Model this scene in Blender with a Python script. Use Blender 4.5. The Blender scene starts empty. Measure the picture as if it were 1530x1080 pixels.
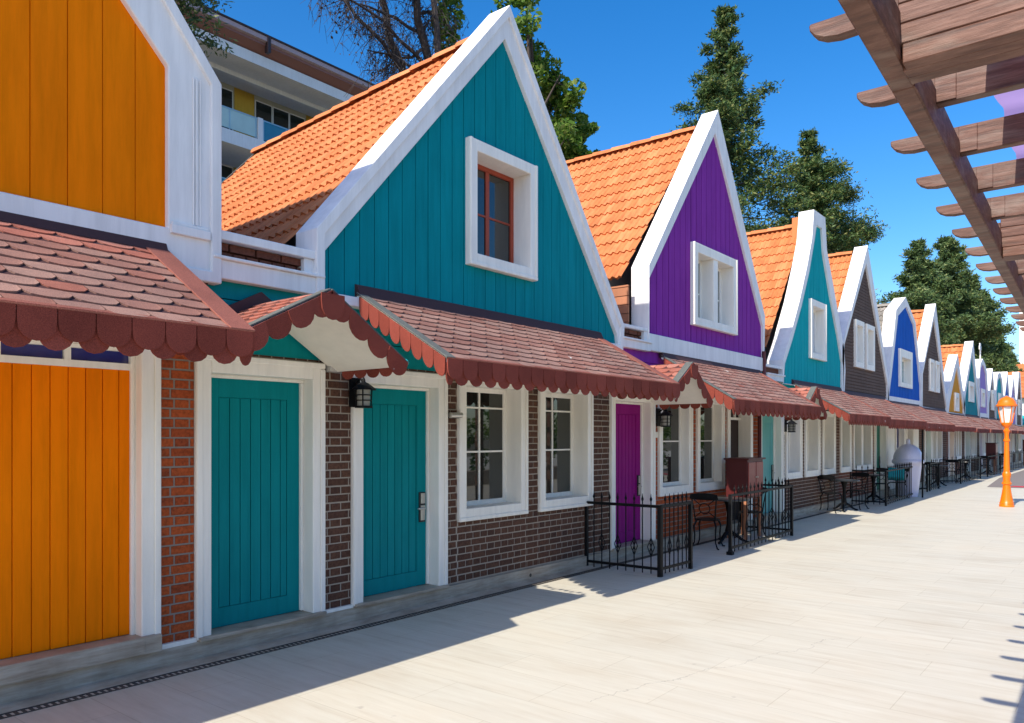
import bpy, bmesh, math, random
from mathutils import Vector, Matrix
R = math.radians
rnd = random.Random(7)
SC = bpy.context.scene
COL = SC.collection

# ------------------------------------------------------------------ mesh builder
class MB:
    def __init__(s):
        s.v = []; s.f = []
    def add(s, vs, fs):
        b = len(s.v); s.v += [tuple(p) for p in vs]
        s.f += [tuple(b + i for i in f) for f in fs]
    def quad(s, a, b, c, d): s.add([a, b, c, d], [(0, 1, 2, 3)])
    def box(s, x0, x1, y0, y1, z0, z1):
        s.add([(x0, y0, z0), (x1, y0, z0), (x1, y1, z0), (x0, y1, z0), (x0, y0, z1), (x1, y0, z1), (x1, y1, z1), (x0, y1, z1)],
              [(0, 3, 2, 1), (4, 5, 6, 7), (0, 1, 5, 4), (1, 2, 6, 5), (2, 3, 7, 6), (3, 0, 4, 7)])
    def obox(s, c, ax, ay, az, hx, hy, hz):
        c = Vector(c); ax = Vector(ax) * hx; ay = Vector(ay) * hy; az = Vector(az) * hz
        s.add([c - ax - ay - az, c + ax - ay - az, c + ax + ay - az, c - ax + ay - az, c - ax - ay + az, c + ax - ay + az, c + ax + ay + az, c - ax + ay + az],
              [(0, 3, 2, 1), (4, 5, 6, 7), (0, 1, 5, 4), (1, 2, 6, 5), (2, 3, 7, 6), (3, 0, 4, 7)])
    def exX(s, p, x0, x1):            # polygon in the Y-Z plane extruded along X
        n = len(p)
        s.add([(x0, y, z) for y, z in p] + [(x1, y, z) for y, z in p],
              [tuple(range(n - 1, -1, -1)), tuple(range(n, 2 * n))] + [(i, (i + 1) % n, n + (i + 1) % n, n + i) for i in range(n)])
    def exV(s, p, d):                 # 3-D polygon extruded by a vector
        n = len(p); d = Vector(d)
        s.add([Vector(q) for q in p] + [Vector(q) + d for q in p],
              [tuple(range(n - 1, -1, -1)), tuple(range(n, 2 * n))] + [(i, (i + 1) % n, n + (i + 1) % n, n + i) for i in range(n)])
    def tube(s, pts, r, n=8, cap=True):
        pts = [Vector(p) for p in pts]; rs = r if isinstance(r, (list, tuple)) else [r] * len(pts)
        rings = []; prev = None
        for i, p in enumerate(pts):
            t = (pts[min(i + 1, len(pts) - 1)] - pts[max(i - 1, 0)])
            t = t.normalized() if t.length > 1e-9 else Vector((0, 0, 1))
            if prev is None:
                a = t.cross(Vector((0, 0, 1)))
                if a.length < 1e-3: a = t.cross(Vector((1, 0, 0)))
            else:
                a = prev - t * prev.dot(t)
                if a.length < 1e-4: a = t.cross(Vector((1, 0, 0)))
            a.normalize(); prev = a; b = t.cross(a)
            rings.append([p + (a * math.cos(2 * math.pi * k / n) + b * math.sin(2 * math.pi * k / n)) * rs[i] for k in range(n)])
        vs = [q for rg in rings for q in rg]; fs = []
        for i in range(len(pts) - 1):
            for k in range(n):
                fs.append((i * n + k, i * n + (k + 1) % n, (i + 1) * n + (k + 1) % n, (i + 1) * n + k))
        if cap:
            fs.append(tuple(range(n - 1, -1, -1))); fs.append(tuple((len(pts) - 1) * n + k for k in range(n)))
        s.add(vs, fs)
    def lathe(s, prof, c=(0, 0, 0), n=20, axis='Z'):
        vs = []; fs = []
        for r, z in prof:
            for k in range(n):
                a = 2 * math.pi * k / n
                vs.append((c[0] + r * math.cos(a), c[1] + r * math.sin(a), c[2] + z))
        for i in range(len(prof) - 1):
            for k in range(n):
                fs.append((i * n + k, i * n + (k + 1) % n, (i + 1) * n + (k + 1) % n, (i + 1) * n + k))
        fs.append(tuple(range(n - 1, -1, -1))); fs.append(tuple((len(prof) - 1) * n + k for k in range(n)))
        s.add(vs, fs)
    def ring(s, outer, inner, xf, xb, xi):   # trim ring in Y-Z, front at xf, outside skirt back to xb, inside skirt to xi
        n = len(outer)
        O = [(xf, y, z) for y, z in outer]; I = [(xf, y, z) for y, z in inner]
        OB = [(xb, y, z) for y, z in outer]; IB = [(xi, y, z) for y, z in inner]
        fs = []
        for i in range(n):
            j = (i + 1) % n
            fs += [(i, j, n + j, n + i), (2 * n + i, 2 * n + j, j, i), (n + i, n + j, 3 * n + j, 3 * n + i)]
        fs.append(tuple(range(2 * n, 3 * n)))
        s.add(O + I + OB + IB, fs)
    def build(s, name, mat, parent=None, smooth=False, bevel=0, recalc=True, at=None, sharp=None):
        org = Vector(parent.get('_o', (0, 0, 0))) if parent is not None else Vector(at or (0, 0, 0))
        me = bpy.data.meshes.new(name)
        me.from_pydata([tuple(Vector(p) - org) for p in s.v], [], s.f)
        me.materials.append(mat)
        if recalc:
            bm = bmesh.new(); bm.from_mesh(me); bmesh.ops.recalc_face_normals(bm, faces=bm.faces); bm.to_mesh(me); bm.free()
        if smooth:
            me.shade_smooth()
            if sharp: me.set_sharp_from_angle(angle=R(sharp))
        o = bpy.data.objects.new(name, me); COL.objects.link(o)
        if parent is not None:
            o.parent = parent; o['_o'] = tuple(org)
        else:
            o.location = org; o['_o'] = tuple(org)
        if bevel:
            m = o.modifiers.new('b', 'BEVEL'); m.width = bevel; m.segments = 1; m.limit_method = 'ANGLE'; m.angle_limit = R(40)
        return o

def tag(o, label=None, cat=None, group=None, kind=None):
    if label: o['label'] = label
    if cat: o['category'] = cat
    if group: o['group'] = group
    if kind: o['kind'] = kind
    return o
def thing(name, label, cat, loc=(0, 0, 0), group=None):
    o = bpy.data.objects.new(name, None); COL.objects.link(o); o.location = loc; o['_o'] = tuple(loc)
    return tag(o, label, cat, group)
def copy_tree(o, parent=None):
    c = o.copy(); COL.objects.link(c)
    if parent is not None: c.parent = parent
    for ch in list(o.children): copy_tree(ch, c)
    return c

# ------------------------------------------------------------------ materials
def nmat(name):
    m = bpy.data.materials.new(name); m.use_nodes = True
    nt = m.node_tree; return m, nt, nt.nodes['Principled BSDF']
def N(nt, t, **kw):
    n = nt.nodes.new(t)
    for k, v in kw.items():
        if k in ('data_type', 'blend_type', 'operation', 'noise_dimensions', 'distribution'): setattr(n, k, v)
        else: n.inputs[k].default_value = v
    return n
def L(nt, a, b): nt.links.new(a, b)
def coords(nt, scale=(1, 1, 1)):
    g = nt.nodes.new('ShaderNodeNewGeometry'); mp = nt.nodes.new('ShaderNodeMapping'); mp.inputs['Scale'].default_value = scale
    L(nt, g.outputs['Position'], mp.inputs['Vector']); return mp.outputs[0]
def ramp(nt, src, stops):
    r = nt.nodes.new('ShaderNodeValToRGB'); e = r.color_ramp.elements
    while len(e) < len(stops): e.new(.5)
    for i, (p, c) in enumerate(stops):
        e[i].position = p; e[i].color = (*c, 1) if len(c) == 3 else c
    L(nt, src, r.inputs[0]); return r.outputs[0]
def mix(nt, a, b, fac, mode='MIX'):
    m = nt.nodes.new('ShaderNodeMix'); m.data_type = 'RGBA'; m.blend_type = mode
    for s_, v in ((m.inputs[6], a), (m.inputs[7], b), (m.inputs[0], fac)):
        if hasattr(v, 'is_linked') or hasattr(v, 'node'): L(nt, v, s_)
        else: s_.default_value = (*v, 1) if isinstance(v, tuple) and len(v) == 3 else v
    return m.outputs[2]
def mul(c, k): return tuple(min(1, x * k) for x in c)
def bump(nt, b, h, strength=.3, dist=.01):
    n = nt.nodes.new('ShaderNodeBump'); n.inputs['Strength'].default_value = strength; n.inputs['Distance'].default_value = dist
    L(nt, h, n.inputs['Height']); L(nt, n.outputs[0], b.inputs['Normal'])
def noise(nt, vec, scale, detail=4, rough=.55):
    n = nt.nodes.new('ShaderNodeTexNoise'); n.inputs['Scale'].default_value = scale; n.inputs['Detail'].default_value = detail; n.inputs['Roughness'].default_value = rough
    L(nt, vec, n.inputs['Vector']); return n.outputs[0]
def island(nt):
    g = nt.nodes.new('ShaderNodeNewGeometry'); return g.outputs['Random Per Island']

def paint(name, c, rough=.5, var=.1, dirt=.12, grain=.0, spec=.4):
    m, nt, b = nmat(name)
    col = mix(nt, mul(c, 1 - var), mul(c, 1 + var), island(nt))
    st = noise(nt, coords(nt, (3, 5, .5)), 2.2, 6, .65)
    fade = noise(nt, coords(nt, (1, 1, 1)), 1.1, 3)
    col = mix(nt, col, mul(c, 1.12), ramp(nt, fade, [(.4, (0, 0, 0)), (.7, (.6, .6, .6))]))
    d = ramp(nt, st, [(.32, (1 - dirt,) * 3), (.6, (1, 1, 1))])
    col = mix(nt, col, d, 1.0, 'MULTIPLY')
    fine = noise(nt, coords(nt, (30, 30, 6)), 4, 3)
    bump(nt, b, fine, .25, .004)
    L(nt, col, b.inputs['Base Color'])
    L(nt, ramp(nt, st, [(.3, (rough + .15,) * 3), (.7, (rough,) * 3)]), b.inputs['Roughness'])
    b.inputs['Specular IOR Level'].default_value = spec
    return m
def simple(name, c, rough=.5, metal=0, spec=.5, bumpy=0, scale=60):
    m, nt, b = nmat(name)
    n = noise(nt, coords(nt), scale, 4)
    L(nt, mix(nt, mul(c, .85), mul(c, 1.12), n), b.inputs['Base Color'])
    b.inputs['Roughness'].default_value = rough; b.inputs['Metallic'].default_value = metal; b.inputs['Specular IOR Level'].default_value = spec
    if bumpy: bump(nt, b, n, bumpy, .004)
    return m
def brickmat(name, c1, c2, c3):
    m, nt, b = nmat(name)
    col = ramp(nt, island(nt), [(0, c1), (.5, c2), (1, c3)])
    n = noise(nt, coords(nt), 45, 5)
    col = mix(nt, col, ramp(nt, n, [(.3, (.6, .6, .6)), (.62, (1.08, 1.08, 1.08))]), 1.0, 'MULTIPLY')
    L(nt, col, b.inputs['Base Color']); b.inputs['Roughness'].default_value = .8
    b.inputs['Specular IOR Level'].default_value = .25
    bump(nt, b, n, .5, .006); return m
def tilemat(name, c1, c2, c3):
    m, nt, b = nmat(name)
    col = ramp(nt, island(nt), [(0, c1), (.55, c2), (1, c3)])
    n = noise(nt, coords(nt), 5, 5, .65)
    col = mix(nt, col, ramp(nt, n, [(.30, (.74, .72, .72)), (.5, (.97, .97, .97)), (.65, (1.04, 1.04, 1.03))]), 1.0, 'MULTIPLY')
    L(nt, col, b.inputs['Base Color']); b.inputs['Roughness'].default_value = .75; b.inputs['Specular IOR Level'].default_value = .25
    bump(nt, b, noise(nt, coords(nt), 120, 3), .2, .003); return m
def shinglemat(name, stops):
    m, nt, b = nmat(name)
    col = ramp(nt, island(nt), stops)
    n = noise(nt, coords(nt), 160, 2, .7)
    col = mix(nt, col, ramp(nt, n, [(.3, (.62, .62, .64)), (.7, (1.25, 1.22, 1.2))]), 1.0, 'MULTIPLY')
    big = noise(nt, coords(nt), 1.8, 4)
    col = mix(nt, col, ramp(nt, big, [(.35, (.82, .82, .84)), (.65, (1.08, 1.06, 1.05))]), 1.0, 'MULTIPLY')
    dr_ = noise(nt, coords(nt), 9, 2, .35)
    col = mix(nt, col, (.75, .72, .68), ramp(nt, dr_, [(.765, (0, 0, 0)), (.785, (.9, .9, .9))]))
    L(nt, col, b.inputs['Base Color']); b.inputs['Roughness'].default_value = .9; b.inputs['Specular IOR Level'].default_value = .15
    bump(nt, b, n, .6, .004); return m
def leafmat(name, stops, trans=.25):
    m, nt, b = nmat(name)
    col = ramp(nt, island(nt), stops)
    L(nt, col, b.inputs['Base Color']); b.inputs['Roughness'].default_value = .55; b.inputs['Specular IOR Level'].default_value = .3
    t = nt.nodes.new('ShaderNodeBsdfTranslucent'); L(nt, col, t.inputs['Color'])
    ms = nt.nodes.new('ShaderNodeMixShader'); ms.inputs[0].default_value = trans
    out = nt.nodes['Material Output']
    L(nt, b.outputs[0], ms.inputs[1]); L(nt, t.outputs[0], ms.inputs[2]); L(nt, ms.outputs[0], out.inputs[0])
    return m
def glassmat(name, c=(.010, .014, .012), rough=.02):
    m, nt, b = nmat(name)
    wob = noise(nt, coords(nt), 1.3, 2)
    L(nt, mix(nt, mul(c, .8), mul(c, 1.3), wob), b.inputs['Base Color'])
    b.inputs['Roughness'].default_value = rough; b.inputs['Specular IOR Level'].default_value = 1.0
    bump(nt, b, wob, .08, .01); return m

WHITE = paint('white_paint', (.88, .835, .755), .5, .015, .10, spec=.25)
WHITE_BRIGHT = paint('white_masonry_paint', (.82, .80, .785), .6, .02, .13, spec=.25)
SOFFIT = paint('cream_plaster', (.83, .78, .68), .7, .02, .06)
P_ORANGE = paint('orange_paint', (.97, .215, .0), .65, .035, .17, spec=.07)
P_TEAL = paint('teal_paint', (.001, .235, .27), .65, .05, .17, spec=.07)
P_TEALDOOR = paint('teal_door_paint', (.0, .22, .235), .5, .03, .14, spec=.1)
P_PURPLE = paint('purple_paint', (.24, .034, .31), .65, .05, .14, spec=.07)
P_MAGENTA = paint('violet_door_paint', (.24, .006, .16), .5, .03, .06, spec=.1)
P_AQUA = paint('aqua_paint', (.001, .36, .39), .65, .05, .14, spec=.07)
P_SEA = paint('sea_green_paint', (.10, .36, .33), .4, .04, .06)
P_BROWN = paint('brown_cladding', (.13, .085, .068), .7, .10, .15, spec=.1)
P_BLUE = paint('blue_paint', (.006, .10, .46), .65, .05, .14, spec=.07)
P_LAV = paint('lavender_paint', (.36, .24, .55), .7, .04, .08, spec=.1)
P_PINK = paint('pink_paint', (.62, .30, .34), .45, .04, .08)
P_AMBER = paint('amber_paint', (.72, .30, .03), .7, .05, .08, spec=.1)
P_NAVY = paint('navy_paint', (.03, .03, .13), .4, .03, .05)
P_GREEN = paint('green_paint', (.01, .17, .11), .4, .03, .05)
P_WOODBOARD = paint('terracotta_boards', (.42, .17, .085), .6, .12, .18)
P_REDFRAME = paint('red_sash_paint', (.36, .055, .022), .4, .04, .06)
P_DARKRED = paint('dark_red_paint', (.085, .012, .012), .35, .08, .1)
B_ORANGE = brickmat('orange_brick', (.34, .062, .016), (.42, .082, .02), (.26, .05, .016))
B_BROWN = brickmat('brown_brick', (.095, .043, .027), (.125, .056, .034), (.072, .034, .023))
B_RED = brickmat('red_brown_brick', (.16, .05, .03), (.20, .062, .035), (.12, .04, .025))
MORTAR = simple('grey_mortar', (.37, .305, .24), .9, bumpy=.6, scale=70)
MORTAR_D = simple('dark_mortar', (.24, .205, .175), .9, bumpy=.6, scale=70)
T_ORANGE = tilemat('clay_tile', (.50, .155, .05), (.57, .19, .067), (.63, .235, .092))
T_GREY = tilemat('grey_tile', (.20, .19, .17), (.27, .25, .22), (.33, .30, .27))
SHINGLE = shinglemat('weathered_shingle', [(0, (.275, .13, .10)), (.4, (.315, .165, .13)), (.75, (.335, .205, .165)), (.95, (.37, .22, .175)), (1, (.33, .125, .09))])
SHINGLE_R = shinglemat('red_shingle', [(0, (.36, .125, .088)), (.5, (.42, .16, .115)), (1, (.46, .20, .15))])
VAL = shinglemat('scallop_felt', [(0, (.205, .046, .031)), (.5, (.25, .058, .04)), (1, (.29, .07, .05))])
FELT_RED = shinglemat('red_felt', [(0, (.28, .105, .08)), (1, (.28, .105, .08))])
FELT_GREY = shinglemat('grey_felt', [(0, (.11, .125, .115)), (1, (.13, .14, .13))])
FLASH = simple('dark_flashing', (.06, .022, .022), .75, bumpy=.4, scale=25)
STONE = None
GLASS = glassmat('window_glass')
GLASS_BLUE = glassmat('blue_transom_glass', (.012, .022, .16), .12)
IRON = simple('black_iron', (.007, .007, .008), .5, 0, .14, .15, 90)
STEEL = simple('brushed_steel', (.55, .53, .50), .32, 1.0)
BLACKP = simple('black_plastic', (.015, .015, .016), .4)
LAMP_OR = paint('orange_gloss_paint', (.82, .16, .002), .25, .02, .04, spec=.5)
OPAL = simple('opal_glass', (.80, .80, .82), .25)
LGLASS = simple('hazy_lantern_glass', (.30, .29, .26), .15)
CURTAIN = simple('net_curtain', (.33, .35, .33), .9)
ENTRY_SHADE = simple('entry_shade', (.035, .02, .016), .9)
TEAL_BULB = simple('turquoise_bulb', (.0, .42, .42), .15)

def stonemat():
    m, nt, b = nmat('travertine_kerb')
    n = noise(nt, coords(nt, (1.0, .9, 9)), 3, 6, .65)
    c = ramp(nt, n, [(.3, (.29, .225, .165)), (.5, (.42, .35, .27)), (.7, (.52, .455, .37))])
    st = noise(nt, coords(nt, (1, 1.6, .7)), 2.1, 5, .6)
    c = mix(nt, c, ramp(nt, st, [(.33, (.8, .78, .76)), (.6, (1, 1, 1))]), 1.0, 'MULTIPLY')
    L(nt, c, b.inputs['Base Color']); b.inputs['Roughness'].default_value = .55
    bump(nt, b, n, .2, .006); return m
STONE = stonemat()

def woodmat():
    m, nt, b = nmat('weathered_red_wood')
    g = noise(nt, coords(nt, (2.0, 7, 26)), 2.4, 7, .7)
    g2 = noise(nt, coords(nt, (1.1, 2.2, 5)), 2.6, 4, .6)
    c = ramp(nt, g, [(.25, (.03, .010, .006)), (.5, (.105, .040, .023)), (.75, (.22, .11, .078))])
    c = mix(nt, c, (.24, .20, .165), ramp(nt, g2, [(.5, (0, 0, 0)), (.8, (.7, .7, .7))]))
    isl = island(nt)
    c = mix(nt, c, ramp(nt, isl, [(0, (.8, .8, .8)), (1, (1.1, 1.1, 1.1))]), 1.0, 'MULTIPLY')
    L(nt, c, b.inputs['Base Color']); b.inputs['Roughness'].default_value = .6
    bump(nt, b, g, .45, .006); return m
WOOD = woodmat()

# ------------------------------------------------------------------ geometry helpers
def clip(poly, axis, lim, keep_ge):
    out = []; n = len(poly)
    for i in range(n):
        a = poly[i]; b = poly[(i + 1) % n]
        ia = a[axis] >= lim if keep_ge else a[axis] <= lim
        ib = b[axis] >= lim if keep_ge else b[axis] <= lim
        if ia: out.append(a)
        if ia != ib:
            t = (lim - a[axis]) / (b[axis] - a[axis])
            out.append(tuple(a[k] + t * (b[k] - a[k]) for k in range(2)))
    return out
def planks(mb, poly, pitch, x0, x1, gap=.009, axis=0, start=None, jit=0):
    lo = min(p[axis] for p in poly); hi = max(p[axis] for p in poly)
    y = lo if start is None else start
    while y < hi:
        q = clip(clip(poly, axis, y, True), axis, y + pitch - gap, False)
        if len(q) >= 3:
            j = rnd.uniform(-jit, jit)
            mb.exX(q, x0, x1 + j)
        y += pitch
CP = .0765
def bricks(mb, y0, y1, z0, z1, xb, xf, zbase=.19, sl=.25, gap=.0135, simple_bond=False):
    i0 = int(math.floor((z0 - zbase) / CP)); i1 = int(math.ceil((z1 - zbase) / CP))
    for i in range(i0, i1):
        a = max(z0, zbase + i * CP); b = min(z1, zbase + (i + 1) * CP - gap)
        if b - a < .012: continue
        a += rnd.uniform(-.0015, .0015); b += rnd.uniform(-.0015, .0015)
        ln = sl if i % 2 else sl / 2
        off = sl / 8 if i % 2 == 0 else 0
        if simple_bond: ln = sl; off = (i % 2) * sl / 2
        k = math.floor((y0 - off) / ln)
        while off + k * ln < y1:
            c = max(y0, off + k * ln); d = min(y1, off + (k + 1) * ln - gap); k += 1
            if d - c < .012: continue
            h = .003; xx = xf + rnd.uniform(-.0015, .0015)
            mb.add([(xb, c, a), (xb, d, a), (xb, d, b), (xb, c, b), (xx, c + h, a + h), (xx, d - h, a + h), (xx, d - h, b - h), (xx, c + h, b - h)],
                   [(4, 5, 6, 7), (0, 1, 5, 4), (1, 2, 6, 5), (2, 3, 7, 6), (3, 0, 4, 7)])
def scallop(mb, p0, p1, h, out, th=.012, n=8, straight=.45, drop=(0, 0, -1)):
    """one rounded tile hanging from the edge p0-p1; `out` = outward normal"""
    p0 = Vector(p0); p1 = Vector(p1); d = Vector(drop)
    pts = [p0, p1, p1 + d * h * straight]
    for k in range(1, n):
        a = math.pi * k / n
        u = .5 + .5 * math.cos(a)
        pts.append(p0.lerp(p1, u) + d * h * (straight + (1 - straight) * math.sin(a) ** .8))
    pts.append(p0 + d * h * straight)
    mb.exV(pts, Vector(out) * th)
def valance(mb, a, b, h, out, w=.2, layers=2, drop=(0, 0, -1), straight=.45):
    a = Vector(a); b = Vector(b); ln = (b - a).length; n = max(1, round(ln / w)); out = Vector(out)
    t = (b - a) / n
    for i in range(n):
        j = rnd.uniform(-.004, .006)
        scallop(mb, a + t * (i + .015), a + t * (i + .985), h * (1 + rnd.uniform(-.03, .03)), out, drop=drop, straight=straight)
    if layers > 1:
        o2 = a - out * .016 + Vector((0, 0, -.012))
        for i in range(n + 1):
            s0 = max(0, i - .5 + .015); s1 = min(n, i + .5 - .015)
            scallop(mb, o2 + t * s0, o2 + t * s1, h * 1.2, out, drop=drop)
def shingles(mb, o, u, v, ln, sl, nrm, w=.2, ex=.125, n=8, th=.005, r0=0, r1=999):
    """scale shingles on a plane: o = top corner, u along the ridge (length ln), v down the slope (length sl)"""
    o = Vector(o); u = Vector(u); v = Vector(v); nrm = Vector(nrm)
    rows = int(round(sl / ex)); ex = sl / rows
    for r in range(max(0, r0), min(rows, r1)):
        s0 = r * ex; s1 = s0 + ex * 1.0
        off = (r % 2) * w / 2
        k = -1
        while True:
            a = k * w + off + .002; b = (k + 1) * w + off - .002; k += 1
            if a >= ln: break
            a0 = max(0, a); b0 = min(ln, b)
            if b0 - a0 < .015: continue
            lift = .012 + rnd.uniform(0, .003)
            p = []
            top = o + v * s0 + nrm * .002
            p.append(top + u * a0); p.append(top + u * b0)
            mid = (a + b) / 2; hw = (b - a) / 2
            for q in range(n + 1):
                x = b - (b - a) * q / n
                xc = min(max(x, a0), b0)
                yy = 1 - (1 - max(0, 1 - ((xc - mid) / hw) ** 2) ** .5) * .62
                p.append(o + v * min(sl, s0 + ex * (.35 + .65 * yy) + .01) + u * xc + nrm * lift)
            nn = len(p)
            mb.add(p + [q - nrm * .011 for q in p[2:]], [tuple(range(nn))] + [(i, i + 1, nn + i - 1, nn + i - 2) for i in range(2, nn - 1)])
def rooftiles(mb, x0, x1, e, r, per=.2, course=.36, amp=.026, lip=.038, nsub=6):
    """wavy clay tiles between the eave e=(Y,z) and the ridge r=(Y,z), running x0 (front) to x1 (back)"""
    E_ = Vector((0, e[0], e[1])); D = Vector((0, r[0] - e[0], r[1] - e[1])); sl = D.length; D.normalize()
    nrm = Vector((0, -D.z, D.y));
    if nrm.z < 0: nrm = -nrm
    rows = max(1, round(sl / course)); cs = sl / rows; nx = max(1, round(abs(x0 - x1) / per)); px = (x1 - x0) / nx
    prof = [math.sin(2 * math.pi * k / nsub) * amp + (amp * .45 if k in (1, 2) else 0) for k in range(nsub + 1)]
    for i in range(rows):
        for j in range(nx):
            s0 = i * cs - (.02 if i else .05); s1 = (i + 1) * cs + .02
            jl = rnd.uniform(-.004, .004)
            lo = []; hi = []; un = []
            for k in range(nsub + 1):
                X = x0 + px * (j + k / nsub)
                b = E_ + Vector((X, 0, 0))
                lo.append(b + D * s0 + nrm * (prof[k] + lip + jl)); hi.append(b + D * s1 + nrm * (prof[k] + .002)); un.append(b + D * (s0 + .004) + nrm * (prof[k] - .012))
            m = nsub + 1
            mb.add(lo + hi + un, [(k, k + 1, m + k + 1, m + k) for k in range(nsub)] + [(2 * m + k, 2 * m + k + 1, k + 1, k) for k in range(nsub)])
def scaled(poly, d):
    """offset of a closed Y-Z polygon inwards by d (miter)"""
    n = len(poly); ar = sum(poly[i][0] * poly[(i + 1) % n][1] - poly[(i + 1) % n][0] * poly[i][1] for i in range(n))
    sg = 1 if ar > 0 else -1; out = []
    for i in range(n):
        a = Vector(poly[i - 1]); b = Vector(poly[i]); c = Vector(poly[(i + 1) % n])
        t1 = (b - a).normalized(); t2 = (c - b).normalized()
        n1 = Vector((-t1.y, t1.x)) * sg; n2 = Vector((-t2.y, t2.x)) * sg
        m = (n1 + n2); m = m / max(.35, m.length_squared) * 2 if m.length > 1e-6 else n1
        out.append(tuple(b + m * d))
    return out

# ------------------------------------------------------------------ house parts
XW = -.03                                    # brick face; painted frames stand at X = 0
def door(root, y0, y1, mat, ztop=2.47, zb=.2, fw=.13, handle=None, rec=.17, near=True, leafs=1, knob=True, transom=None, pl=.1):
    """white framed plank door; y0..y1 is the outside of the frame"""
    a, b = y0 + fw, y1 - fw
    zt = ztop - .15
    mb = MB()
    mb.box(-.24, 0, y0, a, .17, ztop); mb.box(-.24, 0, b, y1, .17, ztop); mb.box(-.24, 0, a, b, zt, ztop)
    if near:
        mb.box(0, .014, y0, y0 + .05, .175, ztop - .055); mb.box(0, .014, y1 - .05, y1, .175, ztop - .055); mb.box(0, .014, y0, y1, ztop - .05, ztop)
        mb.box(-.22, -rec + .03, a, a + .03, .2, zt - .03); mb.box(-.22, -rec + .03, b - .03, b, .2, zt - .03); mb.box(-.22, -rec + .03, a, b, zt - .03, zt)
    mb.build('door_frame', WHITE, root, bevel=.006 if near else 0)
    zl = zt - .03
    if transom:
        zl = transom
        tb = MB(); tb.box(-.22, -rec + .012, a + .03, b - .03, zl, zl + .05)
        w = (b - a - .06); nn = max(2, round(w / .42))
        for i in range(1, nn): tb.box(-.22, -rec + .01, a + .03 + w * i / nn - .022, a + .03 + w * i / nn + .022, zl + .05, zt - .03)
        fr = tb.build('transom_frame', WHITE, root)
        g = MB(); g.quad((-rec - .02, a + .03, zl + .05), (-rec - .02, b - .03, zl + .05), (-rec - .02, b - .03, zt - .03), (-rec - .02, a + .03, zt - .03)); g.build('pane', GLASS_BLUE, fr)
    d = MB(); la, lb = a + .03, b - .03
    d.box(-.215, -rec - .018, la, lb, zb, zl)
    if leafs == 1 and near:
        d.box(-rec - .018, -rec, la, la + .13, zb, zl); d.box(-rec - .018, -rec, lb - .13, lb, zb, zl)
        d.box(-rec - .018, -rec, la + .13, lb - .13, zl - .16, zl); d.box(-rec - .018, -rec, la + .13, lb - .13, zb, zb + .16)
        planks(d, [(la + .135, zb + .163), (lb - .135, zb + .163), (lb - .135, zl - .163), (la + .135, zl - .163)], pl, -rec - .018, -rec - .003, .007)
    else:
        planks(d, [(la, zb), (lb, zb), (lb, zl), (la, zl)], pl if near else .18, -rec - .018, -rec, .006)
    do = d.build('door', mat, root, bevel=.002 if near else 0)
    if knob:
        s = 1 if handle != 'L' else -1
        yc = (lb - .07) if s > 0 else (la + .07)
        p = MB(); p.box(-rec, -rec + .02, yc - .042, yc + .042, .88, 1.2); pb = p.build('lock_plate', BLACKP, do, bevel=.004)
        p = MB(); p.box(-rec + .02, -rec + .034, yc - .03, yc + .03, 1.08, 1.19); p.box(-rec + .02, -rec + .03, yc - .03, yc + .03, .9, 1.06)
        p.tube([(-rec + .02, yc, 1.03), (-rec + .06, yc, 1.03), (-rec + .065, yc - .11 * s, 1.03)], .011, 8)
        p.build('handle', STEEL, do, bevel=.003)
    t = MB(); t.box(-.24, .045, y0 + .01, y1 - .01, .165, zb - .004); t.build('threshold', STONE, root, bevel=.004)
    return do
def window(root, y0, y1, z0, z1, cols=2, rows=(1.62, 2.14), rec=.24, fw=.125, near=True, sash=None, glass=None, name='window', proud=.0, x=0, curtain=False, sillslope=True, fbot=.14, double=False):
    """deep white surround with a sash at the back; rows = heights of the glazing bars"""
    mb = MB()
    xf, xb = x + proud, x - rec - .05
    a, b = y0 + fw, y1 - fw; c, d = z0 + fbot, z1 - fw
    mb.box(xb, xf, y0, a, z0, z1); mb.box(xb, xf, b, y1, z0, z1); mb.box(xb, xf, a, b, d, z1); mb.box(xb, xf - .0, a, b, z0, c)
    if double: m_ = (a + b) / 2; mb.box(xb, xf - .02, m_ - .09, m_ + .09, c, d)
    if near:
        mb.box(xf, xf + .012, y0, y0 + .045, z0 + .045, z1); mb.box(xf, xf + .012, y1 - .045, y1, z0 + .045, z1); mb.box(xf, xf + .014, y0, y1, z0, z0 + .045)
    w = mb.build(name, WHITE, root, bevel=.006 if near else 0)
    spans = [(a, b)] if not double else [(a, m_ - .09), (m_ + .09, b)]
    for a_, b_ in spans:
        s = MB(); xs = x - rec; t = .055
        s.box(xs - .04, xs, a_, a_ + t, c, d); s.box(xs - .04, xs, b_ - t, b_, c, d); s.box(xs - .04, xs, a_ + t, b_ - t, c, c + t); s.box(xs - .04, xs, a_ + t, b_ - t, d - t, d)
        for i in range(1, cols):
            y = a_ + t + (b_ - a_ - 2 * t) * i / cols; hw = .013 if sash is None else .032
            s.box(xs - .032, xs - .006, y - hw, y + hw, c + t, d - t)
        for zz in rows:
            if c + t < zz < d - t: s.box(xs - .03, xs - .008, a_ + t, b_ - t, zz - .011, zz + .011)
        so = s.build('sash', sash or WHITE, w, bevel=.003 if near else 0)
        g = MB(); g.quad((xs - .022, a_ + .02, c + .02), (xs - .022, b_ - .02, c + .02), (xs - .022, b_ - .02, d - .02), (xs - .022, a_ + .02, d - .02))
        g.build('pane', glass or GLASS, w)
    return w
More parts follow.
